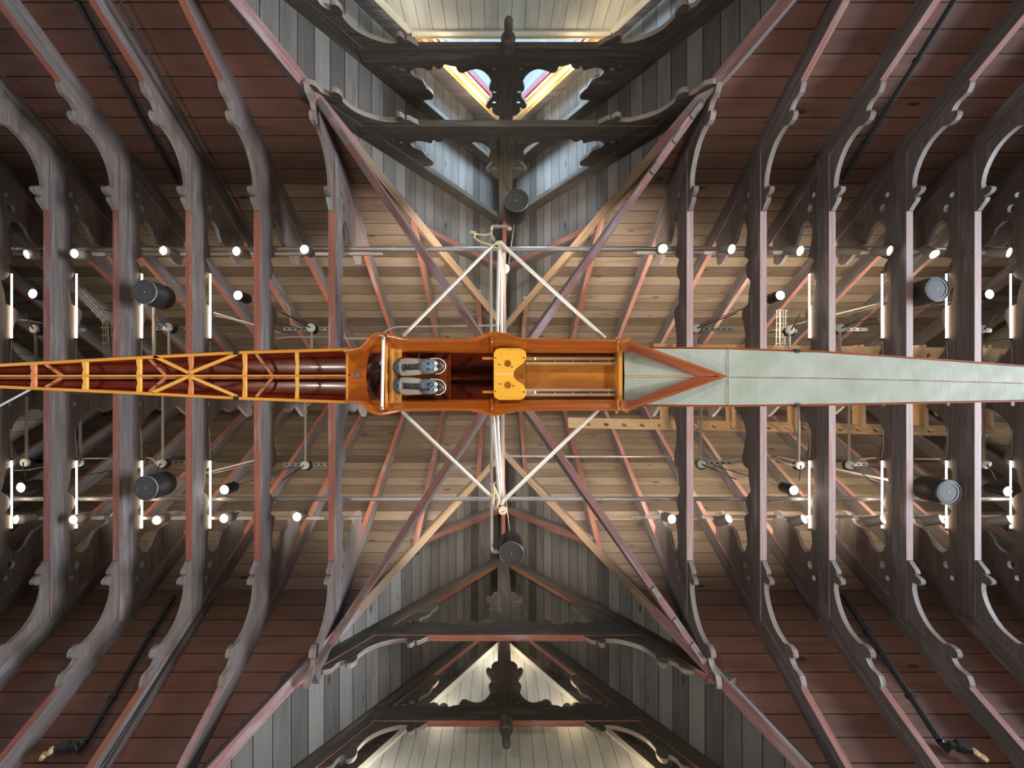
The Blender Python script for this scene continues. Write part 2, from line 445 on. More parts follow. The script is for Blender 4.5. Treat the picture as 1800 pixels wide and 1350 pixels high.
# ------------------------------------------------------------------ trusses
BR = [(-.66, .01), (-.655, -.02), (-.62, -.05), (-.575, -.095), (-.545, -.105), (-.528, -.09), (-.522, -.07), (-.515, -.11), (-.50, -.145), (-.475, -.165), (-.447, -.16), (-.425, -.135), (-.418, -.10),
      (-.43, -.062), (-.35, -.058), (-.28, -.07), (-.21, -.093), (-.138, -.127), (-.09, -.157), (-.045, -.19), (.0, -.235), (.03, -.275), (.055, -.325), (.075, -.37), (.085, -.41),
      (.068, -.435), (.064, -.475), (.078, -.52), (.105, -.545), (.14, -.55), (.168, -.535), (.18, -.51), (.182, -.485),
      (.215, -.50), (.245, -.525), (.265, -.56), (.27, -.60), (.285, -.635), (.32, -.655), (.36, -.668), (.40, -.66), (.38, -.62)]
def bracket_poly(W, m, ins=.02):
    """knee brace hanging below the collar, W = distance of the corner from the king post"""
    q = [(W+e, h) for e, h in BR]
    q += [(W+.02, .03), (W-.66, .03)]
    return q
FR_LOW = [(-1.08, .073), (-1.0, .09), (-.91, .128), (-.895, .10), (-.87, .047), (-.84, .085), (-.806, .10), (-.76, .075), (-.725, .02), (-.664, .047), (-.585, .06),
          (-.575, .11), (-.556, .15), (-.525, .165), (-.49, .16), (-.45, .135), (-.416, .122), (-.36, .105), (-.316, .10), (-.26, .12), (-.215, .158), (-.17, .22), (-.14, .294),
          (-.145, .35), (-.17, .42), (-.165, .46), (-.135, .515), (-.125, .575), (-.15, .62), (-.186, .682), (-.22, .76), (-.215, .81), (-.18, .838), (-.15, .815), (-.13, .80),
          (-.135, .85), (-.125, .90), (-.092, .955), (-.06, .98), (-.03, .99)]
FR_CORN = [(-.98, .644), (-.955, .60), (-.95, .55), (-.97, .504), (-1.0, .45), (-1.022, .44), (-1.03, .39), (-1.053, .30), (-1.10, .255), (-1.143, .233), (-1.175, .18), (-1.178, .143), (-1.15, .10)]
def fret_poly(W, m, su, sh, hk, kw, sx):
    """carved infill over the collar: corner piece, scroll strip, leaf at the king post"""
    dxc = 1.53*su
    off = W-dxc
    low = [(-(abs(u)*su+kw-.03) , h*sh) for u, h in FR_LOW]
    f = (W-kw)/1.50
    def U(u):
        sp = (1.53-abs(u))/1.5
        if su > 1.2 and sp < .6: sp *= .76+.24*sp/.6
        return -(kw+(1.5-sp*1.5)*f)
    low = [(U(u), h*sh) for u, h in FR_LOW]
    corn = [(U(u), h*sh) for u, h in FR_CORN]
    # keep the corner piece up against the rafter
    hc = corn[0][1]
    top = (-(W-hc/m)-.02, hc+.02)
    outer = [(-W+.0, -.01), (-kw+.02, -.01), (-kw+.02, low[-1][1])] + list(reversed(low)) + list(reversed(corn)) + [top]
    holes = []
    for u, h, r in ((-1.36, .055, .022), (-1.265, .105, .032)):
        cx, cy = U(u), h*sh
        holes.append([(cx+r*sh*1.25*math.cos(a*math.pi/5), cy+r*sh*math.sin(a*math.pi/5)) for a in range(10)])
    for u, h in ((-.10, .09), (-.10, .50), (-.10, .70)):
        cx, cy = U(u), h*sh
        holes.append([(cx+.03*sh*math.cos(a*math.pi/4), cy+.016*sh*math.sin(a*math.pi/4)) for a in range(8)])
    polys = [outer]+holes
    return [[(sx*-1*x if sx > 0 else x, y) for x, y in q] for q in polys]

def make_truss(name, along, base, W, m, zc, ch, apex, rd, end_low, label, group, kw=.10, pendant=False, su=1.0, sh=1.0, wid=.078, rp=.2125, fth=.045, under='red', face='side'):
    """along: unit vector across the hall in the truss plane; base: point at the truss centre, Z = zc"""
    al = V(along); base = V(base); perp = V((al.y, -al.x, 0)); U = V((0, 0, 1))
    t = thing(name, base, label, 'roof truss', group)
    b = MB(); ex = W+.06
    b.beam(base-al*ex, base+al*ex, wid, ch, U, bottom=1)
    mesh_obj('collar_beam', b, [M[face], M[under]], t, smooth=False)
    for s in (-1, 1):
        top = base+U*(apex-zc); low = base+al*s*end_low+U*(apex-zc-m*end_low)
        b = MB(); b.beam(top, low, wid-.010, rp, al*s*m+U, bottom=1)
        mesh_obj('rafter', b, [M[face], M['redmid' if under == 'redlit' else under]], t, smooth=False)
        b = MB(); p0 = base+U*.02-al*kw; p1 = base+U*(apex-zc)-al*kw
    b.beam(p0, p1, wid-.014, kw*2, al, bottom=0)
    mesh_obj('king_post', b, M[face], t, smooth=False)
    for s in (-1, 1):
        q = bracket_poly(W, m)
        # upper edge follows the rafter underside
        b = MB(); b.plate([[(s*x, y) for x, y in q]], base, al, U, .055, 0, 1)
        mesh_obj('knee_bracket', b, [M['brace'] if face == 'side' else M[face], M['edge']], t, angle=.5)
    for s in (-1, 1):
        Wt = W-ch/m
        b = MB(); b.plate(fret_poly(Wt, m, su, sh, 0, kw, s), base+U*ch, al, U, fth, 0, 1)
        mesh_obj('carved_fretwork', b, [M['brace'] if face == 'side' else M[face], M['edge']], t, angle=.5)
    if pendant:
        b = MB()
        b.lathe([(0, -.36), (.03, -.355), (.047, -.33), (.05, -.27), (.045, -.16), (.05, -.13), (.075, -.12), (.085, -.09), (.08, -.06), (.062, -.05), (.07, -.02), (.085, .01), (.085, .05)], base, U, 20)
        mesh_obj('turned_pendant', b, M[face], t)
    return t
ordw = ['first', 'second', 'third', 'fourth', 'fifth', 'sixth', 'seventh', 'eighth', 'ninth', 'tenth']
Wm = (RU-5.0)/RS
proto = {}
ENDN = {'L': 'open bow end', 'R': 'canvas end'}
for side, i, x in MT:
    where = '%s dark roof truss outward from the crossing, toward the %s of the boat' % (ordw[i], ENDN[side])
    und = 'red' if side == 'L' else 'redlit'
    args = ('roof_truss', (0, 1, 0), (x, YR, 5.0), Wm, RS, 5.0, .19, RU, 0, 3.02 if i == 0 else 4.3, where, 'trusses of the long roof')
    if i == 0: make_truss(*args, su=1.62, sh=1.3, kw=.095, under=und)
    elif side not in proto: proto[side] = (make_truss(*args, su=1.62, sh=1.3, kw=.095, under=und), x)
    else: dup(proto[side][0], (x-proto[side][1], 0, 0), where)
for sg in (-1, 1):
    g = GA[sg]
    wh = 'the gable window' if sg < 0 else 'the windowless white gable'
    W = (g['ru']-g['zc'])/g['s']
    dvA = (abs(g['ya']-YR)-valley(sg, 0)[0])/(g['s']/RS)
    for k, yy in enumerate((g['ya'], g['yb'])):
        y2 = yy+sg*.037
        end = ((abs(y2-YR)-valley(sg, 0)[0])/(g['s']/RS)) - .02
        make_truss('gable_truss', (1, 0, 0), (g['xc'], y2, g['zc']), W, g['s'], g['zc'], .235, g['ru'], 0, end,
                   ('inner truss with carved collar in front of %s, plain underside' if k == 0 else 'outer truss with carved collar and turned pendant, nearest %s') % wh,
                   'trusses of the cross gables', pendant=(k == 1), rp=.205, under='gside' if sg < 0 else 'red', face='gside')  # window gable: the undersides' shade is put into the colour, no red
    # rafter pair between the crossing and the inner truss
    end = ((abs(g['yc']-YR)-valley(sg, 0)[0])/(g['s']/RS))
    t = thing('gable_rafter_pair', (g['xc'], g['yc'], g['ru']), 'pair of plain rafters without collar, between the crossing and %s' % wh, 'rafters')
    for s in (-1, 1):
        b = MB(); b.beam((g['xc'], g['yc'], g['ru']), (g['xc']+s*end, g['yc'], g['ru']-g['s']*end), .075, .2, (s*g['s'], 0, 1), bottom=1)
        mesh_obj('rafter', b, [M['brace'], M['redd']], t, smooth=False)
    # ridge board
    b = MB(); dv = valley(sg, 0)[0]
    b.beam((g['xc'], YR+sg*(dv-.15), g['ru']+.02), (g['xc'], g['d'], g['ru']+.02), .07, .25, (0, 0, 1), bottom=1)
    tag(mesh_obj('ridge_board', b, [M['side'], M['red']], smooth=False), 'reddish ridge board under the peak of the gable with %s' % ('the window' if sg < 0 else 'no window'), 'ridge board')
    # valley boards
    for s in (-1, 1):
        def vp(dx):
            dy, z = valley(sg, max(dx, 0)); return V((g['xc']+s*dx, YR+sg*dy, z-.40))
        gw = 'gable with %s' % ('the window' if sg < 0 else 'no window'); en = 'open bow' if s < 0 else 'canvas'
        b = MB(); b.beam(vp(0), vp(1.75), .095, .3, (0, 0, 1))
        tag(mesh_obj('valley_beam', b, M['tan'], smooth=False), 'bare tan inner valley timber, %s, %s end' % (gw, en), 'valley beam', 'inner valley timbers')
        b = MB(); b.beam(vp(1.75), vp(2.95), .11, .3, (0, 0, 1), bottom=1)
        tag(mesh_obj('valley_beam', b, [M['side'], M['diag']], smooth=False), 'dark outer valley timber past the corner brackets, %s, %s end' % (gw, en), 'valley beam', 'outer valley timbers')
b = MB(); b.beam((-XE, YR, RU+.03), (XE, YR, RU+.03), .06, .3, (0, 0, 1), bottom=1)
tag(mesh_obj('ridge_board', b, [M['side'], M['red']], smooth=False), 'long ridge board at the peak of the long roof above the boat', 'ridge board')
# jack rafters of the open bay
for j, x in enumerate((-1.14, -.32, .47, 1.4)):
    for sg in (-1, 1):
        g = GA[sg]; dv = valley(sg, 0)[0]
        dy = dv+abs(x-g['xc'])*g['s']/RS-.05
        b = MB(); b.beam((x, YR, RU), (x, YR+sg*dy, RU-RS*dy), .075, .2125, (0, sg*RS, 1), bottom=1)
        tag(mesh_obj('jack_rafter', b, [M['brace'], M['redd']], smooth=False),
            '%s short red-edged rafter from the open bow end, on the %s side' % (['first', 'second', 'third', 'fourth'][j], 'gable window' if sg < 0 else 'windowless gable'), 'rafter', 'short rafters over the crossing')
# level diagonal beams from the four corners to the middle
ctr = P(889, 662, 4.62)
for (px, py, s, sg) in ((557, 172, -1, -1), (1240, 172, 1, -1), (557, 1166, -1, 1), (1240, 1166, 1, 1)):
    a = P(px, py, 4.50); c = ctr.copy()
    d = (c-a); d.normalize()
    t = thing('diagonal_beam', a, 'level diagonal beam to the corner between the %s end and the gable %s' % ('open bow' if s < 0 else 'canvas', 'window' if sg < 0 else 'without window'), 'beam', 'diagonal beams under the crossing')
    b = MB(); c = c-d*.12
    up = V((0, sg*.45, 1)); up = (up-d*up.dot(d)).normalized(); sd = d.cross(up).normalized()*.037
    h0, h1 = .03, .17
    A = [a-sd, a+sd]; C = [c-sd, c+sd]
    q = [A[0], A[1], C[1], C[0], A[0]+up*h0, A[1]+up*h0, C[1]+up*h1, C[0]+up*h1]
    L = (c-a).length
    for f, mi in (((0, 1, 2, 3), 1), ((7, 6, 5, 4), 0), ((1, 5, 6, 2), 0), ((3, 7, 4, 0), 0), ((0, 4, 5, 1), 0), ((2, 6, 7, 3), 0)):
        b.face([q[i] for i in f], [(0 if i in (0, 1, 4, 5) else L, (i % 4)*.06+(.1 if i > 3 else 0)) for i in f], mi)
    mesh_obj('beam', b, [M['brace'], M['diag']], t, smooth=False)
    for u0, u1 in ((.02, .12), (.2, .27), (.40, .46)):
        b = MB(); L2 = 1.6
        b.beam(a+d*L2*u0*1.3-up*.012, a+d*L2*u1*1.3-up*.012, .06, .02, up)
        mesh_obj('splice_block', b, M['brace'], t, smooth=False)
b = MB(); b.lathe([(0, -.04), (.10, -.04), (.13, 0), (.13, .2), (0, .2)], ctr, (0, 0, 1), 16)
tag(mesh_obj('crossing_boss', b, M['side']), 'round timber boss over the boat where the diagonal beams meet', 'boss')

# ------------------------------------------------------------------ lamps and services
def lamp_dir(v): return V(v).normalized()
SPOTS = [(50, 447, (-.3, .3)), (133, 446, (.0, .15)), (289, 441, (-.1, .1)), (417, 442, (-.1, .1)), (536, 439, (0, .1)),
         (1165, 437, (-.25, .45)), (1284, 438, (.35, .4)), (1404, 441, (.35, .4)), (1561, 441, (.35, .3)), (1641, 446, (-.1, .75)), (1770, 444, (.35, .3)),
         (31, 913, (-.2, -.2)), (131, 913, (.05, -.05)), (277, 914, (.1, -.05)), (395, 911, (0, -.1)), (523, 908, (0, -.1)),
         (1180, 912, (.1, -.1)), (1279, 912, (.45, -.6)), (1411, 913, (.5, -.55)), (1549, 914, (.55, -.5)), (1652, 913, (.55, -.5)), (1771, 914, (.55, -.5))]
near = ['first', 'second', 'third', 'fourth', 'fifth', 'sixth']
cnt = {}
for px, py, (dx, dy) in SPOTS:
    row = ('L' if px < 875 else 'R', 'T' if py < 700 else 'B')
    cnt.setdefault(row, []).append(px)
for px, py, (dx, dy) in SPOTS:
    row = ('L' if px < 875 else 'R', 'T' if py < 700 else 'B')
    rank = sorted(cnt[row], key=lambda p: abs(p-875)).index(px)
    c = P(px, py, 5.06)
    ax = lamp_dir((dx, dy, -1))
    t = thing('track_spotlight', c, '%s track spotlight from the crossing, %s end, rail on the %s side' % (near[rank], 'open bow' if row[0] == 'L' else 'canvas', 'gable-window' if row[1] == 'T' else 'windowless-gable'), 'spotlight', 'track spotlights')
    b = MB(); b.lathe([(.05, .02), (.056, .02), (.058, .0), (.058, -.15), (.05, -.165), (0, -.165)], c, ax, 20)
    mesh_obj('housing', b, M['lampw'], t)
    b = MB(); b.lathe([(.05, .008), (0, .014)], c, ax, 20)
    mesh_obj('lens', b, M['lens'], t)
    back = c-ax*.1
    b = MB(); b.tube([back+V((.0, 0, .03)), V((back.x, back.y, 5.24)), V((back.x, back.y, 5.33))], .014, 8)
    mesh_obj('arm', b, M['lampw'], t)
FL = [(57, 516, 5.3), (418, 519, 5.4), (36, 857, 5.2), (394, 861, 5.36), (1372, 519, 5.4), (1740, 517, 5.3), (1396, 862, 5.36), (1772, 864, 5.2)]
for px, py, z in FL:
    c = P(px, py, z)
    t = thing('flood_lamp', c, 'round white %s floodlight in a black can, %s end, %s side' % ('inner' if abs(px-875) < 650 else 'outer', 'open bow' if px < 875 else 'canvas', 'gable-window' if py < 700 else 'windowless-gable'), 'floodlight', 'round floodlights')
    b = MB(); b.lathe([(.056, -.0), (.064, -.0), (.066, .02), (.066, .2), (.05, .23), (0, .23)], c, (0, 0, 1), 20)
    mesh_obj('can', b, M['black'], t)
    b = MB(); b.lathe([(.056, .006), (.03, -.006), (0, -.01)], c, (0, 0, 1), 20)
    mesh_obj('lens', b, M['globe'], t)
    top = c+V((0, 0, .23)); rz = main_z(c.y)
    b = MB(); b.tube([top, V((top.x, top.y, rz))], .008, 6)
    mesh_obj('drop_rod', b, M['black'], t)
SPK = [(254, 513, 'by the open bow end of the boat, gable-window side'), (256, 858, 'by the open bow end of the boat, windowless-gable side'),
       (908, 352, 'in front of the gable truss under the window'), (899, 973, 'in front of the truss of the windowless gable'),
       (1648, 508, 'by the canvas end, gable-window side'), (1668, 866, 'by the canvas end, windowless-gable side')]
for px, py, wh in SPK:
    gab = 800 < px < 1000
    c = P(px, py, 4.9)
    t = thing('pendant_speaker', c, 'black cylinder loudspeaker hanging %s' % wh, 'speaker', 'hanging cylinder speakers')
    ax = V((0, 0, 1))
    if gab: ax = V((0, (1 if py < 700 else -1)*-.12*-1, 1)).normalized()
    b = MB(); b.lathe([(.128, .006), (.139, -.002), (.145, .006), (.147, .03), (.147, .27), (.135, .30), (.05, .31), (0, .31)], c, ax, 32)
    mesh_obj('cabinet', b, M['rimg'] if False else M['black'], t)
    b = MB(); b.lathe([(.137, -.0), (.143, .004)], c-ax*.004, ax, 32); mesh_obj('bezel', b, M['silver'], t)
    b = MB(); b.lathe([(.131, .006), (.104, .004), (.102, .008), (0, .008)], c-ax*.003, ax, 32); mesh_obj('grille', b, M['grille'], t)
    b = MB(); b.lathe([(.006, .002), (0, .0)], c-ax*.001, ax, 8); mesh_obj('centre_badge', b, M['dot'], t)
    top = c+ax*.31
    if gab:
        sg = -1 if py < 700 else 1
        zr = GA[sg]['ru']-.02
        b = MB(); b.tube([top, V((GA[sg]['xc']-.0, top.y-sg*.4, zr))], .005, 6)
    else:
        b = MB(); b.tube([top, V((top.x, top.y, main_z(top.y)))], .012, 6)
    mesh_obj('suspension', b, M['wire'], t)
# led tubes on the collars
for side, i, x in MT:
    if 2 <= i <= 5:
        for sg in (-1, 1):
            y0, y1 = (-.75, -1.55) if sg < 0 else (.78, 1.62)
            xx = x
            z = 5.32
            t = thing('led_light_strip', (xx, y0, z), 'glowing strip light atop the %s truss from the crossing, %s end, %s side' % (ordw[i], 'open bow' if side == 'L' else 'canvas', 'gable-window' if sg < 0 else 'windowless-gable'), 'strip light', 'strip lights on the trusses')
            xo = xx + (.035 if side == 'L' else -.035)
            b = MB(); b.tube([(xo, y0, z), (xo, y1, z)], .008, 8); mesh_obj('tube', b, M['led'], t)
            b = MB(); b.tube([(xo, y0+.03*-sg, z), (xo, y0, z)], .010, 8); b.tube([(xo, y1, z), (xo, y1+.03*sg, z)], .010, 8); mesh_obj('end_cap', b, M['black'], t)
            b = MB(); b.tube([(xo, y0-sg*.03, z), (xo+.004, y0-sg*.18, z-.01), (xo, y0-sg*.4, z-.02)], .004, 6); mesh_obj('lead_wire', b, M['wire'], t)
# round boxes on strut channel
DISC = [(59, 578, 'outermost', 'L'), (294, 575, 'second from the crossing', 'L'), (546, 576, 'nearest the crossing', 'L'), (137, 813, 'third from the crossing', 'L'), (283, 815, 'second from the crossing', 'L'), (535, 818, 'nearest the crossing', 'L'), (42, 813, 'outermost', 'L'),
        (1225, 577, 'nearest the crossing', 'R'), (1390, 580, 'second from the crossing', 'R'), (1479, 577, 'third from the crossing', 'R'), (1729, 579, 'outermost', 'R'), (1234, 816, 'nearest the crossing', 'R'), (1407, 818, 'second from the crossing', 'R'), (1496, 818, 'third from the crossing', 'R'), (1734, 817, 'outermost', 'R')]
xs = sorted(x for _, _, x in MT)
for px, py, wh, sd in DISC:
    z = 5.42; c = P(px, py, z)
    sg = -1 if py < 700 else 1
    t = thing('junction_box', c, 'round white junction box with black cable, %s, %s end, %s side' % (wh, 'open bow' if sd == 'L' else 'canvas', 'gable-window' if sg < 0 else 'windowless-gable'), 'junction box', 'round junction boxes')
    b = MB(); b.lathe([(0, -.004), (.05, -.004), (.055, .004), (.055, .03), (0, .03)], c, (0, 0, 1), 20); mesh_obj('cover', b, M['disc'], t)
    b = MB(); b.lathe([(.058, .02), (.062, .03), (.062, .08), (0, .085)], c+V((.012, .012, 0)), (0, 0, 1), 20); mesh_obj('box', b, M['black'], t)
    # strut channel across the bay
    lo = max([x for x in xs if x < c.x] or [-XE]); hi = min([x for x in xs if x > c.x])
    b = MB(); yy, zz = c.y+.03*sg*0, c.z+.09
    xa, xb = (lo+.05, hi-.05)
    if sd == 'R': xa = c.x-.03
    b.beam((xa, yy, zz), (xb, yy, zz), .045, .03, (0, 0, 1))
    for k in range(int((xb-xa)/.075)):
        b.beam((xa+.03+k*.075, yy, zz-.002), (xa+.062+k*.075, yy, zz-.002), .018, .004, (0, 0, 1), bottom=1, side=1)
    mesh_obj('strut_channel', b, [M['galv'], M['black']], t, smooth=False)
    b = MB(); dx = .55 if sd == 'R' else -.45
    ex = min(max(c.x+dx, lo+.06), hi-.06)
    q = V((ex, c.y+sg*.2, c.z+.04))
    b.tube([c+V((0, 0, -.012)), c.lerp(q, .5)+V((0, 0, -.012)), q], .008, 6); mesh_obj('cable', b, M['black'], t)
    # conduit running toward the ridge
    b = MB(); ye = YR+sg*.12
    b.tube([c+V((.0, -sg*.05, .03)), V((c.x, ye+sg*.3, z+.03)), V((c.x, ye, z+.03))], .016, 8); mesh_obj('conduit', b, M['conduit'], t)
for (px, py, sg) in ((888, 472, -1), (884, 898, 1)):
    c = P(px, py, 6.4)
    t = thing('junction_box', c, 'round %s junction box hanging below the ridge of the gable %s' % ('grey' if sg < 0 else 'brown', 'with the window' if sg < 0 else 'without a window'), 'junction box')
    b = MB(); b.lathe([(0, -.004), (.06, -.004), (.067, .005), (.067, .04), (0, .04)], c, (0, 0, 1), 20); mesh_obj('cover', b, M['disc'] if sg < 0 else M['discbr'], t)
    b = MB(); b.tube([c+V((0, 0, .04)), V((c.x, c.y, GA[sg]['ru']))], .02, 8); mesh_obj('stem', b, M['discbr'], t)
    b = MB(); b.tube([c+V((.02, 0, -.006)), c+V((-.02, .02, -.006))], .006, 6); mesh_obj('slot', b, M['black'], t)
# long pipes and track rails (rest on the collars)
def pipe(name, pts, r, mt, label, cat, group=None, n=12):
    b = MB(); b.tube(pts, r, n)
    return tag(mesh_obj(name, b, M[mt]), label, cat, group)
def long_pipe(py, xa, xb, z, r, label):
    t = thing('conduit_pipe', P((xa+xb)/2, py, z), label, 'pipe', 'long pipes across the trusses')
    b = MB(); a, c = P(xa, py, z), P(xb, py, z); b.tube([a, c], r, 14); mesh_obj('tube', b, M['silver'], t)
    x = a.x+.6
    while x < c.x:
        b = MB(); b.tube([(x, a.y, a.z), (x+.05, a.y, a.z)], r*1.25, 14); mesh_obj('coupling', b, M['silver'], t); x += 2.4
    return t
long_pipe(438, -60, 1900, 5.43, .030, 'long silver pipe across all the trusses on the gable-window side')
long_pipe(877, -60, 1900, 5.43, .028, 'long silver pipe across all the trusses on the windowless-gable side')
for py, xa, xb, sd, sw in ((446, -40, 672, 'open bow', 'gable-window'), (444, 1113, 1860, 'canvas', 'gable-window'), (911, -40, 636, 'open bow', 'windowless-gable'), (909, 1110, 1860, 'canvas', 'windowless-gable')):
    a, c = P(xa, py, 5.34), P(xb, py, 5.34)
    t = thing('lighting_track', (a+c)/2, 'straight lighting track carrying the spotlights, %s end, %s side' % (sd, sw), 'lighting track', 'lighting tracks')
    b = MB(); b.beam(a, c, .032, .03, (0, 0, 1)); mesh_obj('rail', b, M['conduit'], t, smooth=False)
    for px, pyy, _ in SPOTS:
        if xa < px < xb and abs(pyy-py) < 20:
            q = P(px, py, 5.31); s = -1 if px < 875 else -1
            b = MB(); b.beam(q+V((.08 if px < 875 else -.32, 0, 0)), q+V((.34 if px < 875 else -.06, 0, 0)), .036, .03, (0, 0, 1)); mesh_obj('track_adapter', b, M['rubber'], t, smooth=False)
# conduits of the crossing
t = thing('bent_pipe', P(864, 500, 4.95), 'thin pinkish pipe with elbow running from the gable-window speaker to the boat', 'pipe')
b = MB(); b.tube([P(893, 398, 4.95), P(868, 398, 4.95), P(864.5, 400, 4.95), P(863, 404, 4.95), P(863, 660, 4.95)], .020, 10); mesh_obj('tube', b, M['conduit'], t)
b = MB(); b.tube([P(870, 398, 4.95), P(864.5, 399, 4.95), P(863, 406, 4.95)], .027, 10); mesh_obj('elbow', b, M['silver'], t)
b = MB(); b.sphere(P(895, 402, 4.95), .03); mesh_obj('end_fitting', b, M['brass'], t)
t = thing('bent_pipe', P(864, 850, 4.95), 'thin brown pipe with elbow running from the boat to the windowless-gable speaker', 'pipe')
b = MB(); b.tube([P(864, 690, 4.95), P(864, 964, 4.95), P(866, 969, 4.95), P(882, 971, 4.95)], .020, 10); mesh_obj('tube', b, M['conduit'], t)
b = MB(); b.tube([P(864, 960, 4.95), P(865, 968, 4.95), P(872, 970, 4.95)], .027, 10); mesh_obj('elbow', b, M['silver'], t)
pipe('riser_pipe', [P(886, 445, 5.9), P(886, 590, 5.9), P(886, 720, 5.9)], .024, 'discbr', 'thicker pink pipe above the boat on the gable-window side of the crossing', 'pipe')
pipe('riser_pipe', [P(884, 722, 5.9), P(884, 800, 5.9), P(884, 885, 5.9)], .024, 'discbr', 'thicker brown pipe above the boat on the windowless-gable side of the crossing', 'pipe')
pipe('thin_conduit', [P(668, 594, 5.1), P(678, 582, 5.1), P(690, 576, 5.1), P(700, 574.5, 5.1), P(884, 572, 5.1)], .012, 'conduit', 'thin bent conduit beside the boat from the shoes toward the crossing', 'conduit')
pipe('thin_conduit', [P(884, 802, 5.6), P(1186, 802, 5.6)], .013, 'conduit', 'thin straight conduit over the crossing toward the oar rack', 'conduit')
pipe('thin_conduit', [P(604, 595, 5.1), P(650, 595, 5.1)], .012, 'conduit', 'short thin conduit beside the first truss at the open bow end', 'conduit')
for k, (pts, r, lb) in enumerate(((((484, 596), (495, 594), (512, 592), (606, 593)), .013, 'pale conduit with a gentle bend beside the nearest junction box, open bow end'),
        (((490, 520), (508, 540), (512, 570), (530, 577)), .013, 'pale curved conduit above the nearest junction box, open bow end'),
        (((1216, 802), (1232, 803), (1252, 811), (1275, 810), (1308, 807)), .013, 'pale wavy conduit by the nearest junction box, canvas end'),
        (((1346, 806), (1365, 806), (1380, 815), (1400, 819)), .013, 'pale bent conduit by the second junction box, canvas end'),
        (((1500, 816), (1512, 807), (1530, 805), (1552, 804)), .013, 'pale bent conduit by the third junction box, canvas end'),
        (((1604, 806), (1662, 807)), .011, 'short straight pale conduit between the outer trusses, canvas end'),
        (((258, 804), (268, 806), (275, 814)), .011, 'short pale conduit at the second junction box, open bow end'),
        (((139, 806), (196, 805)), .011, 'short pale conduit by the third junction box, open bow end'),
        (((271, 540), (271, 625)), .022, 'straight pale pipe below the speaker, open bow end'))):
    pipe('conduit', [P(a, c, 5.45) for a, c in pts], r, 'conduit', lb, 'conduit', 'short pale conduits')
for k, (pts, lb) in enumerate(((((24, 561), (45, 563), (75, 568)), 'pale wire by the outer strip light, open bow end'), (((378, 555), (410, 562), (450, 577)), 'pale wire sagging under the inner floodlight, open bow end, gable-window side'),
        (((1470, 557), (1520, 545), (1552, 536)), 'pale wire between the third and fourth trusses, canvas end, gable-window side'),
        (((1470, 828), (1510, 835), (1552, 849)), 'pale wire between the third and fourth trusses, canvas end, windowless-gable side'),
        (((365, 834), (400, 826), (448, 815)), 'pale wire rising past the inner floodlight, open bow end, windowless-gable side'),
        (((26, 827), (50, 826), (76, 821)), 'pale wire by the outer floodlight, open bow end, windowless-gable side'))):
    pipe('cable', [P(a, c, 5.45) for a, c in pts], .005, 'wire', lb, 'wire', 'pale wires', 6)
pipe('bright_rod', [P(-20, 724, 4.3), P(56, 683, 4.3)], .010, 'rubber', 'bright white rod at the bow of the boat', 'rod')
# black sprinkler pipes lying under the roof slope
def on_roof(px, py, drop):
    t = abs(py-Y0P)/F; s = 1 if py > Y0P else -1
    # |y - YR| with y = s*t*z
    z = 8.0
    for _ in range(40): z = RU+RT-drop-RS*abs(s*t*z-YR)
    z = (RU+RT-drop+RS*YR*s)/(1+RS*t)
    return P(px, py, z)
SP = [((135, 0), (312, 322), .026, 'glossy black pipe under the long roof, gable-window side, open bow end', None),
      ((1690, -20), (1482, 316), .026, 'glossy black pipe under the long roof, gable-window side, canvas end', None),
      ((305, 1048), (152, 1303), .026, 'black pipe ending in an elbow with two valves, open bow end', (98, 1316)),
      ((1482, 1045), (1652, 1302), .030, 'black pipe ending in an elbow with two valves, canvas end', (1706, 1318))]
for a, c, r, lb, end in SP:
    pa, pc = on_roof(*a, .18), on_roof(*c, .18)
    t = thing('sprinkler_pipe', (pa+pc)/2, lb, 'pipe', 'black pipes under the roof slope')
    b = MB()
    b.tube([pa, pa.lerp(pc, .5), pc], r, 12); mesh_obj('tube', b, M['pipe'], t)
    for k in (.3, .75):
        q = pa.lerp(pc, k); d = (pc-pa).normalized()
        b = MB(); b.tube([q-d*.012, q+d*.012], r*1.5, 12); mesh_obj('clamp', b, M['pipe'], t)
    if end:
        pe = on_roof(*end, .22); mid = pc+(pe-pc)*.25+V((0, 0, -.02))
        b = MB(); b.tube([pc, pc+(mid-pc)*.6+V((0, .05, -.02)), mid, pe], r*1.15, 12); mesh_obj('elbow', b, M['pipe'], t)
        q = pe-(pe-pc).normalized()*.1
        b = MB(); b.tube([q, q+(pe-pc).normalized()*.05], r*1.7, 12); mesh_obj('flange', b, M['pipe'], t)
        for k in (0, 1):
            e = pe+(pe-pc).normalized()*(.02+.055*k)+V((0, .03*k, -.02))
            b = MB(); b.lathe([(0, -.03), (.022, -.028), (.026, 0), (.018, .03), (0, .03)], e, (.3, .3, -1), 12); mesh_obj('valve', b, M['brass'], t)
for a, c, r, lb in (((0, 126), (205, 372), .008, 'thin dark cable between the fourth and fifth rafters, open bow end'), ((210, 0), (446, 428), .014, 'thin dark rod along the third rafter, gable-window side'), ((183, 1350), (447, 920), .012, 'thin dark rod along the third rafter, windowless-gable side')):
    pipe('rod', [on_roof(*a, .28), on_roof(*c, .28)], r, 'pipe', lb, 'rod', None, 8)
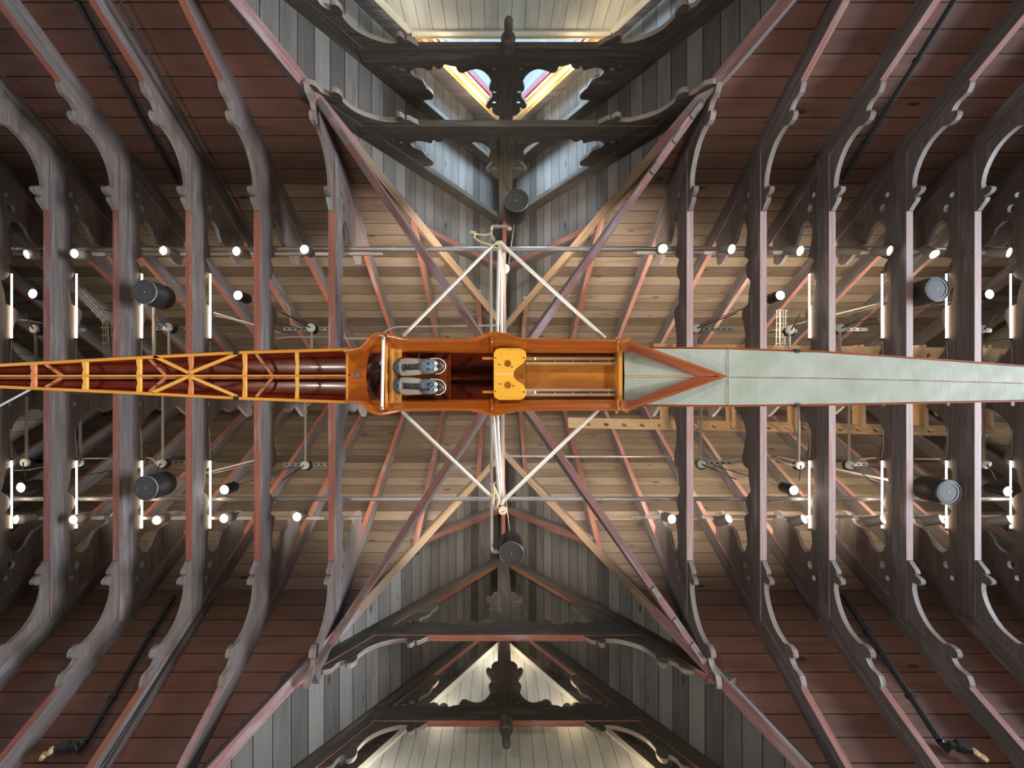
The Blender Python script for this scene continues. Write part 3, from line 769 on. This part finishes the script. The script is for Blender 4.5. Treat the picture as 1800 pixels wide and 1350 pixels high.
# wire cable tray
def tray(pts, wdt, label, n):
    t = thing('cable_tray', pts[0], label, 'cable tray', 'wire cable trays')
    b = MB()
    for k in range(len(pts)-1):
        a, c = pts[k], pts[k+1]; d = (c-a).normalized(); sd = d.cross(V((0, 0, 1))).normalized()
        for j in range(5):
            off = sd*wdt*(j/4-.5)+V((0, 0, .03 if j in (0, 4) else 0)); b.tube([a+off, c+off], .0035, 5)
        m = int((c-a).length/.09)
        for i in range(m+1):
            q = a.lerp(c, i/max(m, 1)); b.tube([q-sd*wdt/2+V((0, 0, .05)), q-sd*wdt/2, q+sd*wdt/2, q+sd*wdt/2+V((0, 0, .05))], .0035, 5)
    mesh_obj('wire_mesh', b, M['wire'], t)
    b = MB()
    for j in range(n):
        o = V((random.uniform(-.4, .4)*wdt, random.uniform(-.2, .2)*wdt, .015+.004*j))
        b.tube([p+o*(.6 if i % 2 else 1) for i, p in enumerate(pts)], .005, 5)
    mesh_obj('cables', b, M['wire'], t)
tray([P(138, 512, 5.55), P(184, 562, 5.55), P(187, 630, 5.55)], .11, 'bent wire cable tray between the fourth and fifth trusses, open bow end', 3)
tray([P(1377, 545, 5.7), P(1375, 640, 5.7)], .13, 'straight wire cable tray between the second and third trusses, canvas end', 4)

# ------------------------------------------------------------------ oar rack
t = thing('oar_rack', P(1300, 700, 5.55), 'long light pine oar rack with notched rails beside the canvas deck', 'oar rack')
def rail(pa, pb, ha, hb, za, zb, notches, flip):
    a0, b0 = P(pa[0], pa[1], za), P(pb[0], pb[1], za)
    a1, b1 = P(pa[0], pa[1]+ha, zb), P(pb[0], pb[1]+hb, zb)
    ux = (b0-a0).normalized(); uy = (a1-a0); uy = (uy-ux*uy.dot(ux)); h = uy.length; uy.normalize(); L = (b0-a0).length
    def nk(x): return [(x-.04, h*.62), (x-.02, h*.42), (x, h*.34), (x+.02, h*.42), (x+.04, h*.62), (x+.028, h*.8), (x, h*.86), (x-.028, h*.8)]
    holes = [nk(x) for x in notches if x < L-.1]
    b = MB(); b.plate([[(0, 0), (L, 0), (L, h), (0, h)]]+holes, a0, ux, uy, .035)
    mesh_obj('notched_rail', b, M['pine'], t, smooth=False)
nt_ = [.26+k*.235 for k in range(24)]
rail((998, 735), (1790, 752), 16, 17, 5.62, 5.55, nt_, False)
rail((1150, 604), (1790, 613), 24, 24, 5.55, 5.6, [.3+k*.47 for k in range(12)], True)
for px in (1168, 1287, 1398, 1515, 1625, 1740):
    b = MB(); q0, q1 = P(px, 606, 5.57), P(px+4, 752, 5.57)
    b.beam(q0, q1, .055, .15, (0, 0, 1)); mesh_obj('cross_rung', b, M['pine'], t, smooth=False)

# ------------------------------------------------------------------ the boat
ZG, ZR = 2.56, 2.44
boat = thing('racing_shell', P(900, 660, ZG), 'long wooden single rowing shell hung upside down, open varnished bow frame, grey canvas deck', 'boat')
ST = [(-520, 659, 665, .03), (-200, 652, 671, .07), (0, 642, 680, .10), (200, 631, 689, .13), (415, 620, 700, .16), (610, 614, 707, .19), (660, 611, 710, .2), (860, 608, 713, .21), (1090, 610, 713, .2), (1280, 612, 714, .19), (1450, 618, 712, .16), (1640, 631, 708, .13), (1800, 643, 705, .1), (1960, 655, 700, .07), (2150, 672, 688, .03)]
def stat(px):
    for a, b in zip(ST, ST[1:]):
        if a[0] <= px <= b[0]:
            k = (px-a[0])/(b[0]-a[0]); return tuple(lerp(a[i], b[i], k) for i in (1, 2, 3))
rows = []
for i in range(81):
    px = lerp(-520, 2150, i/80); yt, yb, dp = stat(px); ym = (yt+yb)/2; hw = (yb-yt)/2; r = []
    for j in range(17):
        a = math.pi*j/16
        y = ym-hw*math.cos(a); q = P(px, y, ZG); q.z += dp*math.sin(a)**.75; r.append(q)
    rows.append(r)
b = MB(); b.grid(rows)
hull = mesh_obj('hull', b, M['mahog'], boat); md = hull.modifiers.new('skin', 'SOLIDIFY'); md.thickness = .006; md.offset = 0
# gunwales
for sd in (0, 1):
    for (xa, xb, mt, nm, w) in ((-520, 612, 'inw', 'inwale', .017), (1100, 2150, 'chev', 'gunwale', .008)):
        b = MB(); n = 24; top = []; bot = []
        for i in range(n+1):
            px = lerp(xa, xb, i/n); yt, yb, _ = stat(px); q = P(px, (yt, yb)[sd], ZG-.006); top.append(q)
        for i in range(n): b.beam(top[i], top[i+1], w, .02, (0, 0, 1))
        mesh_obj(nm, b, M[mt], boat, smooth=False)
    b = MB(); n = 30
    for i in range(n):
        pa, pb = lerp(-520, 612, i/n), lerp(-520, 612, (i+1)/n)
        qa, qb = P(pa, stat(pa)[sd]+(-2.2, 2.2)[sd], ZG+.0), P(pb, stat(pb)[sd]+(-2.2, 2.2)[sd], ZG)
        b.beam(qa, qb, .006, .022, (0, 0, 1))
    mesh_obj('rub_strip', b, M['heel'], boat, smooth=False)
# stringers of the open bow
b = MB(); b.beam(P(-520, 661, ZG-.008), P(610, 660, ZG-.008), .009, .012, (0, 0, 1)); mesh_obj('deck_stringer', b, M['inw'], boat, smooth=False)
b = MB(); pts = [P(px, 663.5, ZG+stat(px)[2]-.03) for px in (-500, -200, 0, 200, 415, 610)]
for p, q in zip(pts, pts[1:]): b.beam(p, q, .02, .02, (0, 0, 1))
mesh_obj('keelson', b, M['ribr'], boat, smooth=False)
for k, (px, w) in enumerate(((-60, 7), (57, 8), (148, 8), (243, 7), (334, 7), (429, 6), (521, 5))):
    yt, yb, dp = stat(px); a, c = P(px, yt+2, ZG-.004), P(px, yb-2, ZG-.004); L = (c-a).length; ww = w*ZG/F
    oy = lambda f: ww*(.5-.26*math.exp(-((f-.28)/.10)**2)-.26*math.exp(-((f-.72)/.10)**2))
    q = [(ww*.5, L*i/20) for i in range(21)] + [(-oy(i/20)*1.0, L*i/20) for i in range(20, -1, -1)]
    q = [(x*(1), y) for x, y in q]
    b = MB(); b.plate([q], a+V((0, 0, .008)), (1, 0, 0), (c-a).normalized(), .016)
    mesh_obj('deck_rib', b, M['ribr'] if k in (1, 4) else M['rib'], boat, smooth=False)
for p, q in (((270, 626), (330, 655)), ((334, 655), (416, 622)), ((268, 690), (330, 662)), ((334, 662), (416, 697))):
    b = MB(); b.beam(P(*p, ZG-.006), P(*q, ZG-.006), .017, .012, (0, 0, 1)); mesh_obj('diagonal_brace', b, M['rib'], boat, smooth=False)
for px in (80, 262, 450):
    for sy in (-1, 1):
        yt, yb, dp = stat(px); y = yt+4 if sy < 0 else yb-4
        b = MB(); b.beam(P(px, y, ZG+.02), P(px+30, 662, ZG+dp*.8), .015, .01, (0, 0, 1)); mesh_obj('hull_brace', b, M['ribr'], boat, smooth=False)
for px in (415, 1402):
    for sd in (0, 1):
        y = stat(px)[sd]; c = P(px, y, ZG-.01)
        b = MB(); b.beam(c-V((.014, 0, .006)), c+V((.014, 0, -.006)), .022, .03, (0, 0, 1)); mesh_obj('deck_clip', b, M['black'], boat, smooth=False)
# canvas deck on the right
rows = []
for i in range(61):
    px = lerp(1096, 2150, i/60); yt, yb, _ = stat(px); r = []
    for j in range(13):
        f = j/12; q = P(px, lerp(yt+2, yb-2, f), ZG-.004); q.z -= .020*(1-abs(2*f-1)**1.25)+.0012*math.sin(px*.11+j*.9); r.append(q)
    rows.append(r)
b = MB(); b.grid(rows); mesh_obj('canvas_deck', b, M['canvas'], boat, angle=1.0)
b = MB(); pts = [P(px, (stat(px)[0]+stat(px)[1])/2, ZG-.0275) for px in (1098, 1226)]; b.tube(pts, .0028, 6); mesh_obj('deck_seam', b, M['inw'], boat)
pts = [P(px, (stat(px)[0]+stat(px)[1])/2, ZG-.0245) for px in range(1280, 2100, 60)]; b = MB(); b.tube(pts, .0018, 6); mesh_obj('deck_seam', b, M['chev'], boat)
b = MB(); b.tube([P(1281, lerp(613, 713, k/10), ZG-.006-.021*(1-abs(2*k/10-1)**1.25)) for k in range(11)], .0018, 6); mesh_obj('deck_seam', b, M['galv'], boat)
# saxboards and chevron coaming
RIMT = [(604, 618), (618, 615), (632, 612), (640, 605), (647, 596), (654, 589), (664, 586), (676, 586), (690, 589), (703, 593), (718, 596), (760, 596), (820, 596.5), (836, 594), (850, 588), (862, 585), (875, 584), (888, 586.5), (900, 591), (914, 595), (960, 596), (1030, 597), (1095, 597), (1108, 598.5)]
RIMB = [(604, 705), (618, 706), (632, 708), (640, 713), (647, 722), (656, 727), (668, 729), (680, 728), (694, 725), (706, 722), (760, 721), (824, 721), (840, 724), (854, 728), (868, 730), (880, 729), (894, 725), (910, 722), (960, 721), (1030, 720.5), (1095, 721), (1108, 721)]
def strip(path, base, zr, zb, th, nm, mt):
    outer = [P(x, y, zr(i/(len(path)-1))) for i, (x, y) in enumerate(path)]
    inner = [P(x, y, zb) for x, y in base]
    b = MB(); rows = []
    for o, n in zip(outer, inner):
        rows.append([o.lerp(n, k/5)+V((0, 0, .012*math.sin(math.pi*k/5))) for k in range(6)])
    b.grid(rows)
    o = mesh_obj(nm, b, M[mt], boat, angle=1.0); md = o.modifiers.new('thick', 'SOLIDIFY'); md.thickness = .009; md.offset = 0
    return o
strip(RIMT, [(x, min(max(620, 0), 620) if x > 655 else lerp(618, 620, 1)) for x, y in RIMT], lambda t: ZR, ZG, .009, 'saxboard', 'sax')
strip(RIMB, [(x, 703) for x, y in RIMB], lambda t: ZR, ZG, .009, 'saxboard', 'sax')
for path, nm in ((RIMT, 'cap_rail'), (RIMB, 'cap_rail')):
    b = MB(); b.tube([P(x, y, ZR-.003) for x, y in path], .0032, 6); mesh_obj(nm, b, M['sax'], boat)
for s in (-1, 1):
    q = [P(1106, 598.5 if s < 0 else 721, ZR), P(1279, 661.5, ZG-.055), P(1225, 661.5, ZG-.030), P(1099, 613 if s < 0 else 709, ZG-.020)]
    m1, m2 = q[0].lerp(q[3], .38), q[1].lerp(q[2], .30)
    for nm, mt, c4 in (('washboard_cap', 'sax', [q[0], q[1], m2, m1]), ('washboard', 'chev', [m1, m2, q[2], q[3]])):
        lift = V((0, 0, -.006 if mt == 'sax' else 0))
        lo = [p+lift for p in c4]; hi = [p+V((0, 0, .014)) for p in c4]; b = MB()
        Lw = (c4[1]-c4[0]).length
        b.face(lo, [(0, 0), (Lw, 0), (Lw, .05), (0, .05)]); b.face(hi[::-1], [(0, 0)]*4)
        for i in range(4): b.face([lo[i], hi[i], hi[(i+1) % 4], lo[(i+1) % 4]], [(0, 0), (0, .01), (Lw, .01), (Lw, 0)])
        mesh_obj(nm, b, M[mt], boat, smooth=False)
    b = MB(); o1 = P(1098, 597 if s < 0 else 721, ZR-.002); b.beam(o1, P(1098, 615 if s < 0 else 706, ZG-.03), .05, .012, (0, 0, 1)); mesh_obj('corner_block', b, M['sax'], boat, smooth=False)
b = MB(); b.beam(P(1091, 606, ZG-.035), P(1091, 712, ZG-.035), .022, .12, (0, 0, 1)); mesh_obj('aft_bulkhead', b, M['inw'], boat, smooth=False)
for s, (ya, yb_) in ((-1, (597, 620)), (1, (722, 700))):
    for px in (864.5, 1087):
        b = MB(); b.beam(P(px, ya+(-s)*1, ZR+.005), P(px, yb_, ZG-.02), .012, .03, (0, 0, 1)); mesh_obj('frame_knee', b, M['sax'] if px < 900 else M['inw'], boat, smooth=False)
        b = MB(); b.sphere(P(px, ya-s*4, ZR-.006), .007, 8); mesh_obj('bolt', b, M['silver'], boat)
# cockpit floor
b = MB(); rows = [[P(px, y, ZG+.085) for y in (623, 640, 661, 682, 701)] for px in (926, 955, 975, 1040, 1088)]
b.grid(rows); ob = mesh_obj('cockpit_floor', b, M['floorb'], boat, smooth=False); md = ob.modifiers.new('thick', 'SOLIDIFY'); md.thickness = .008
b = MB(); rows = [[P(px, y, ZG+.087) for y in (623, 661, 701)] for px in (868, 930)]
b.grid(rows); ob = mesh_obj('cockpit_floor', b, M['floorb'], boat, smooth=False); md = ob.modifiers.new('thick', 'SOLIDIFY'); md.thickness = .008
b = MB(); b.beam(P(786, 665, ZG+.16), P(866, 665, ZG+.16), .015, .012, (0, 0, 1)); mesh_obj('floor_keelson', b, M['sax'], boat, smooth=False)
b = MB(); b.beam(P(790, 624, ZG+.10), P(790, 700, ZG+.10), .012, .01, (0, 0, 1)); mesh_obj('floor_frame', b, M['chev'], boat, smooth=False)
for y in (618, 704):
    b = MB(); b.beam(P(660, y, ZG-.004), P(1088, y, ZG-.004), .012, .02, (0, 0, 1)); mesh_obj('inner_stringer', b, M['sax'], boat, smooth=False)
# slides
for y in (634.5, 690):
    b = MB()
    for o in (-5.5, 5.0): b.beam(P(924, y+o*.8, ZG+.02), P(1086, y+o*.8, ZG+.02), .016, .02, (0, 0, 1))
    b.beam(P(924, y, ZG+.028), P(1086, y, ZG+.028), .03, .01, (0, 0, 1), bottom=1, side=1)
    rl = mesh_obj('slide_rail', b, [M['brass'] if y < 660 else M['rail2'], M['sax']], boat, smooth=False)
    for px in (975, 1007, 1039, 1071):
        b = MB(); b.lathe([(0, -.003), (.004, -.002), (.005, .002)], P(px, y, ZG+.026), (0, 0, 1), 8); mesh_obj('screw', b, M['brass'], rl)
    b = MB(); b.beam(P(1081, y, ZG+.012), P(1087, y, ZG+.012), .045, .02, (0, 0, 1)); mesh_obj('end_stop', b, M['silver'], rl, smooth=False)
# seat
seat = []
def arc(cx, cy, r, a0, a1, n): return [(cx+r*math.cos(math.radians(lerp(a0, a1, i/n))), cy+r*math.sin(math.radians(lerp(a0, a1, i/n)))) for i in range(n+1)]
seat = arc(880, 624, 12, 180, 270, 5) + arc(912, 625, 13, 270, 375, 7) + [(921, 637), (915, 642), (908, 647), (903.5, 652), (902, 658), (903.5, 664), (908, 669), (915, 673), (921, 678)] + arc(912, 690, 13, -15, 90, 7) + arc(880, 691, 12, 90, 180, 5)
SZ = ZG-.045
sc_ = SZ/F
def S2(p): q = P(p[0], p[1], SZ); return (q.x, q.y)
holes = [[S2((892+6.2*math.cos(a*math.pi/8), cy+6.2*math.sin(a*math.pi/8))) for a in range(16)] for cy in (639, 677)]
b = MB(); b.plate([[S2(p) for p in seat]]+holes, (0, 0, SZ), (1, 0, 0), (0, 1, 0), .018)
so = mesh_obj('sliding_seat', b, M['seat'], boat, angle=.5); md = so.modifiers.new('round', 'BEVEL'); md.width = .004; md.segments = 2; md.limit_method = 'ANGLE'
for y in (630, 689):
    b = MB(); b.beam(P(848, y, SZ+.02), P(868, y, SZ+.02), .015, .015, (0, 0, 1)); mesh_obj('seat_runner', b, M['inw'], so, smooth=False)
    b = MB(); b.beam(P(920, y+1, SZ+.02), P(943, y+1, SZ+.02), .014, .015, (0, 0, 1)); mesh_obj('seat_runner', b, M['inw'], so, smooth=False)
    b = MB(); b.lathe([(0, -.008), (.013, -.008), (.014, .0), (.013, .008), (0, .008)], P(938, y+1, SZ+.025), (0, 1, 0), 14); mesh_obj('wheel', b, M['silver'], so)
for (px, py) in ((871, 629), (921, 629), (871, 688), (921, 689), (878, 641), (900, 645), (880, 675), (902, 678)):
    b = MB(); b.lathe([(0, -.0125), (.004, -.0115), (.0045, -.009)], P(px, py, SZ), (0, 0, 1), 8); mesh_obj('screw', b, M['heel'], so)
b = MB(); b.beam(P(868, 657.5, SZ-.0105), P(902, 657.5, SZ-.0105), .003, .002, (0, 0, 1)); mesh_obj('seat_joint', b, M['dot'], so, smooth=False)
# foredeck panel, splash curve, badge
FD = [(609, 617), (652, 616), (648, 628), (645, 645), (644, 661), (645, 677), (648, 693), (652, 705), (609, 705)]
b = MB(); b.plate([[tuple(P(x, y, ZG-.012).xy) for x, y in FD]], (0, 0, ZG-.012), (1, 0, 0), (0, 1, 0), .012); mesh_obj('foredeck_panel', b, M['sax'], boat, smooth=False)
b = MB(); b.beam(P(610, 616, ZG-.02), P(610, 706, ZG-.02), .014, .05, (0, 0, 1)); mesh_obj('fore_bulkhead', b, M['inw'], boat, smooth=False)
b = MB(); b.lathe([(0, -.002), (.020, -.002), (.022, .002)], P(628.5, 658, ZG-.018), (0, 0, 1), 20)
for v in b.v: v.y = P(0, 658, ZG-.018).y+(v.y-P(0, 658, ZG-.018).y)*1.25
mesh_obj('maker_badge', b, M['badge'], boat)
for k in range(4):
    b = MB(); c = P(628.5, 658, ZG-.021); b.tube([c+V((-.012+.008*k, -.016, 0)), c+V((-.008+.006*k, .0, 0)), c+V((-.012+.008*k, .018, 0))], .0012, 5); mesh_obj('badge_line', b, M['cream'], boat)
b = MB(); b.lathe([(0, -.001), (.006, -.001), (.0065, .003)], P(614, 659, ZG-.0185), (0, 0, 1), 10); mesh_obj('drain_hole', b, M['heel'], boat)
rows = []
for i in range(5):
    px = (648, 655, 664, 673, 682)[i]; rows.append([P(px, lerp(619, 703, j/12), ZG+.02+.05*math.sin(math.pi*j/12)+.01*i) for j in range(13)])
b = MB(); b.grid(rows); mesh_obj('footwell_panel', b, plain('glossy_red_mahogany', (.10, .008, .006), .12, coat=1.0), boat, angle=1.0)
b = MB(); b.tube([P(654, 654, ZG-.0), P(660, 653, ZG-.012), P(668, 651, ZG-.03), P(676, 652, ZG-.05)], [.006, .008, .010, .006], 8); mesh_obj('rope_knot', b, M['lace'], boat)
b = MB(); b.beam(P(678.5, 600, ZG-.06), P(678.5, 718, ZG-.06), .012, .03, (0, 0, 1)); mesh_obj('rib_at_footwell', b, M['inw'], boat, smooth=False)
b = MB(); b.tube([P(674, 594, ZR+.0), P(671.5, 718, ZR)], .0085, 10); mesh_obj('brace_rod', b, M['rubber'], boat)
for q in ((674, 594), (671.5, 718)):
    b = MB(); b.sphere(P(*q, ZR-.004), .012, 10); mesh_obj('rod_eye', b, M['silver'], boat)
# foot stretcher
FS = [(685, 609), (706, 609), (706, 628), (697, 632), (697, 690), (706, 694), (705, 710), (685, 710)]
zf = ZG-.02
b = MB(); b.plate([[tuple(P(x, y, zf).xy) for x, y in FS]], (0, 0, zf), (1, 0, 0), (0, 1, 0), .016); fo = mesh_obj('foot_stretcher', b, M['rib'], boat, smooth=False)
for q in ((689, 619), (701, 619), (689, 702), (701, 702)):
    b = MB(); b.lathe([(0, -.012), (.004, -.011), (.005, -.007)], P(*q, zf), (0, 0, 1), 8); mesh_obj('rivet', b, M['brass'], fo)
b = MB(); b.plate([[tuple(P(x, y, zf+.03).xy) for x, y in ((690, 628), (786, 631), (786, 692), (690, 694))]], (0, 0, zf+.05), (1, 0, 0), (0, 1, 0), .01); mesh_obj('heel_board', b, M['chev'], fo, smooth=False)
# riggers
AP, AB = P(874, 426, 2.40), P(875, 885, 2.40)
def rt(nm, pts, r, mt='rig', par=boat):
    b = MB(); b.tube(pts, r, 10); return mesh_obj(nm, b, M[mt], par)
for ap, sgn, ends in ((AP, -1, [(709, 590), (880, 588), (1063, 594)]), (AB, 1, [(707, 724), (873, 727), (1052, 720)])):
    g1 = P(ap.x*F/2.40+X0-11, (ap.y*F/2.40+Y0P)+(4 if sgn < 0 else -8), 2.40)
    t1 = rt('rigger_stay', [P(*ends[0], 2.50), g1+V((.012, 0, 0))], .0105)
    t2 = rt('rigger_stay', [P(*ends[2], 2.50), ap+V((.045, sgn*-.03, 0)), ap+V((.02, sgn*.0, 0)), ap+V((-.01, sgn*-.005, 0))], .0115)
    t3 = rt('rigger_stay', [P(ends[1][0]-6, ends[1][1], 2.5), ap+V((.012, 0, .0))], .010)
    t4 = rt('rigger_stay', [P(ends[1][0]+1, ends[1][1], 2.5), ap+V((.020, 0, .004))], .009)
    c = ap+V((-.045, sgn*.004 if sgn > 0 else -.01, -.02))
    if sgn < 0:
        ol = rt('oarlock', [c+V((.05, .02, 0)), c+V((.02, .035, 0)), c+V((-.05, .015, 0)), c+V((-.085, -.01, 0)), c+V((-.075, -.03, 0)), c+V((-.03, -.022, 0)), c+V((.01, -.03, 0)), c+V((.03, .0, 0))], .006, 'brass')
        rt('gate_screw', [c+V((-.075, -.035, 0)), c+V((-.105, -.04, 0))], .009, 'brass', ol)
        rt('oarlock_pin', [c+V((.02, 0, -.02)), c+V((.02, 0, .06))], .012, 'silver', ol)
    else:
        ol = rt('oarlock', [c+V((.04, .015, 0)), c+V((.05, -.03, 0)), c+V((.03, -.09, 0)), c+V((.02, -.12, 0)), c+V((.025, -.08, -.01)), c+V((.02, -.02, 0)), c+V((.02, .02, 0))], .007, 'brass')
        rt('gate_screw', [c+V((.0, -.12, 0)), c+V((.035, -.125, 0))], .008, 'silver', ol)
        rt('oarlock_pin', [c+V((.03, 0.01, -.02)), c+V((.03, .01, .06))], .013, 'silver', ol)
# shoes
def shoe(py, sk, label):
    zs = ZG-.045
    c0 = P(690, py, zs); k = zs/F
    t = thing('rowing_shoe', P(738, py, zs), label, 'shoe', 'pair of laced rowing shoes')
    def sec(stations, nm, mt, n=14):
        b = MB(); rows = []
        for x, yc, hw, hz, zz in stations:
            r = []
            for j in range(n):
                a = 2*math.pi*j/n; r.append(P(690+x, py+yc+sk*x*.03, zs)+V((0, hw*k*math.cos(a), zz-hz*math.sin(a))))
            rows.append(r+[r[0]])
        b.grid(rows); b.face(rows[0][:-1], [(0, 0)]*n); b.face(list(reversed(rows[-1][:-1])), [(0, 0)]*n)
        return mesh_obj(nm, b, M[mt], t, angle=1.2)
    sec([(0, 0, 3, .015, .02), (1.5, 0, 8, .028, .01), (5, 0, 12, .034, .005), (10, 0, 14.5, .036, 0), (17, 0, 15.5, .037, 0)], 'toe_cap', 'leather')
    sec([(12, 0, 13.6, .034, 0), (16, 0, 15.4, .040, 0), (26, 0, 15.8, .044, -.002), (38, 0, 15, .046, -.003), (48, 0, 14, .046, -.002), (54, 0, 12.5, .042, 0)], 'vamp', 'cream')
    sec([(49, 0, 11, .040, -.002), (55, 0, 13.5, .046, -.008), (66, 0, 13.5, .042, -.004), (76, 0, 12.5, .036, 0), (80, 0, 10, .03, .002)], 'tongue', 'tongue')
    sec([(62, 0, 13.6, .03, .008), (72, 0, 14, .034, .004), (82, 0, 13, .034, .004), (89, 0, 9.5, .03, .006), (92.5, 0, 5, .02, .01)], 'heel_cup', 'heel')
    b = MB(); pts = [P(690+x, py+y+sk*x*.03, zs-.015) for x, y in ((66, -13.5), (76, -13.8), (84, -12.5), (90, -8.5), (93.2, -3), (93.2, 3), (90, 8.5), (84, 12.5), (76, 13.8))]
    b.tube(pts, .0024, 6); mesh_obj('heel_piping', b, M['eyelet'], t)
    for yy in (-5, 5):
        b = MB(); b.lathe([(.003, -.003), (.009, -.004), (.011, .0)], P(690+76, py+yy+sk*76*.03, zs-.037), (0, 0, 1), 12); mesh_obj('eyelet', b, M['eyelet'], t)
    b = MB()
    for i in range(6):
        x = 18+i*5.2
        a = P(690+x, py-5+sk*x*.03, zs-.044); c = P(690+x+4, py+5+sk*x*.03, zs-.044)
        b.tube([a, a.lerp(c, .5)+V((0, 0, -.008)), c], .0042, 6)
        a = P(690+x+4, py-5+sk*x*.03, zs-.046); c = P(690+x, py+5+sk*x*.03, zs-.046)
        b.tube([a, a.lerp(c, .5)+V((0, 0, -.008)), c], .0042, 6)
    if sk < 0: b.tube([P(690+x, py+y, zs-.054) for x, y in ((18, -6), (16, 0), (17, 5), (22, 7))], .004, 6); b.tube([P(690+x, py+y, zs-.052) for x, y in ((46, -4), (48, -12), (45, -19), (48, -24))], .0035, 6)
    else: b.tube([P(690+x, py+y, zs-.054) for x, y in ((44, 2), (52, 8), (62, 7), (70, 0), (72, -4), (68, -6), (62, 2))], .0035, 6); b.tube([P(690+x, py+y, zs-.052) for x, y in ((45, 3), (50, 10), (54, 15), (50, 17))], .0035, 6)
    mesh_obj('laces', b, M['lace'], t)
    for i, (yy, hh) in enumerate(((-5, 0), (5, 0))):
        b = MB(); b.lathe([(0, -.002), (.008, -.002), (.009, .002)], P(690+63, py+yy+sk*63*.03, zs-.046), (0, 0, 1), 10); mesh_obj('tongue_hole', b, M['leather'], t)
shoe(646, -1, 'laced grey and dark blue shoe nearer the gable window, laces tied short')
shoe(678, 1, 'laced grey and dark blue shoe nearer the windowless gable, long loose lace loop')

# ------------------------------------------------------------------ camera
cam = bpy.data.cameras.new('camera'); co = bpy.data.objects.new('camera', cam); COL.objects.link(co)
co.location = (0, 0, CZ); co.rotation_euler = (math.pi, 0, 0)
cam.sensor_width = 36; cam.lens = F/1800*36; cam.clip_start = .05
cam.shift_x = (900-X0)/1800; cam.shift_y = (Y0P-675)/1800
SC.camera = co

# ------------------------------------------------------------------ light
w = bpy.data.worlds.new('sky'); SC.world = w; w.use_nodes = True
bg = w.node_tree.nodes['Background']; bg.inputs[0].default_value = (.42, .72, 1.0, 1); bg.inputs[1].default_value = .8
def area(name, loc, target, sx, sy, power, col):
    l = bpy.data.lights.new(name, 'AREA'); l.shape = 'RECTANGLE'; l.size = sx; l.size_y = sy; l.energy = power; l.color = col
    o = bpy.data.objects.new(name, l); COL.objects.link(o); o.location = V(loc)+V((0, 0, CZ))
    o.rotation_euler = (V(target)-V(loc)).to_track_quat('-Z', 'Y').to_euler(); return o
area('window_light_right', (20, -.1, -1.4), (1, 0, 4.2), 9, 3.5, 6800, (.82, .90, 1))
area('window_light_left', (-20, -.1, -1.4), (-1, 0, 4.2), 9, 3.5, 320, (1, .95, .9))
for gx, gy in ((-2.6, -3.2), (2.6, -3.2), (-2.6, 3.2), (2.6, 3.2)):  # unseen fill spots added low down to brighten the boat and roof
    l = bpy.data.lights.new('fill_uplight', 'SPOT'); l.energy = 330; l.color = (1, .91, .80); l.spot_size = 2.0; l.spot_blend = .6; l.shadow_soft_size = .3
    o = bpy.data.objects.new('fill_uplight', l); COL.objects.link(o); o.location = (gx, gy, -.9+CZ)
    o.rotation_euler = (V((0, 0, 3.0))-V((gx, gy, -.9))).to_track_quat('-Z', 'Y').to_euler()
area('sky_light', (.15, -7.6, 7.4), (.1, -1.0, 5.4), 2.8, 2.0, 1200, (.42, .68, 1))
area('sky_light', (.15, -7.4, 4.7), (.1, -4.2, 6.7), 5.5, 2.5, 3500, (.55, .78, 1))
# unseen lamps added in the bays, carrying the strip lights' glow up the boards
for side, i, x in MT:
    if 1 <= i <= 5:
        for y in (-1.15, 1.2):
            xo = x+(.42 if side == 'L' else -.42)
            area('strip_fill', (xo, y, 5.62), (xo, y*.8, 9), .12, .8, 7 if side == 'L' else 22, (1, .90, .72))
for x in (-1.3, -.55, .85, 1.7):  # unseen fill added to brighten the boards over the crossing
    for y in (-1.75, 1.25):
        area('crossing_fill', (x, y, 5.5), (x*.9, y*.9, 9), .5, .08, 24, (1, .92, .80))
# warm cove lamps washing the painted gable panels; added fill brightens the window frame
for sg in (-1, 1):
    g = GA[sg]; y = g['d']
    for sx in (-1, 1):
        z0, z1 = 3.6, (5.2 if sg < 0 else 7.0)
        for k in range(4):
            z = lerp(z0, z1, k/3); x = g['wx']+sx*((g['wz']-z)/g['ws']-.2)
            area('cove_and_frame_fill', (x, y-sg*.35, z), (x-sx*.1, y, z), .15, .5, (1.0 if sg < 0 else 2.0), (1, .80, .52) if sx > 0 else (1, .92, .78))
        if sg < 0:
            for z in (5.9, 6.5):  # added fill, brightening the frame as sun would
                x = g['wx']+sx*((g['wz']-z)/g['ws']-.1)
                area('cove_and_frame_fill', (x, y+.3, z), (x, y, z), .1, .5, 4, (1, .85, .6))
vs = SC.view_settings
vs.view_transform = 'Standard'; vs.look = 'None'; vs.exposure = 0.2; vs.gamma = 1.0; vs.use_curve_mapping = False
SC.cycles.use_denoising = True
SC.cycles.max_bounces = 6
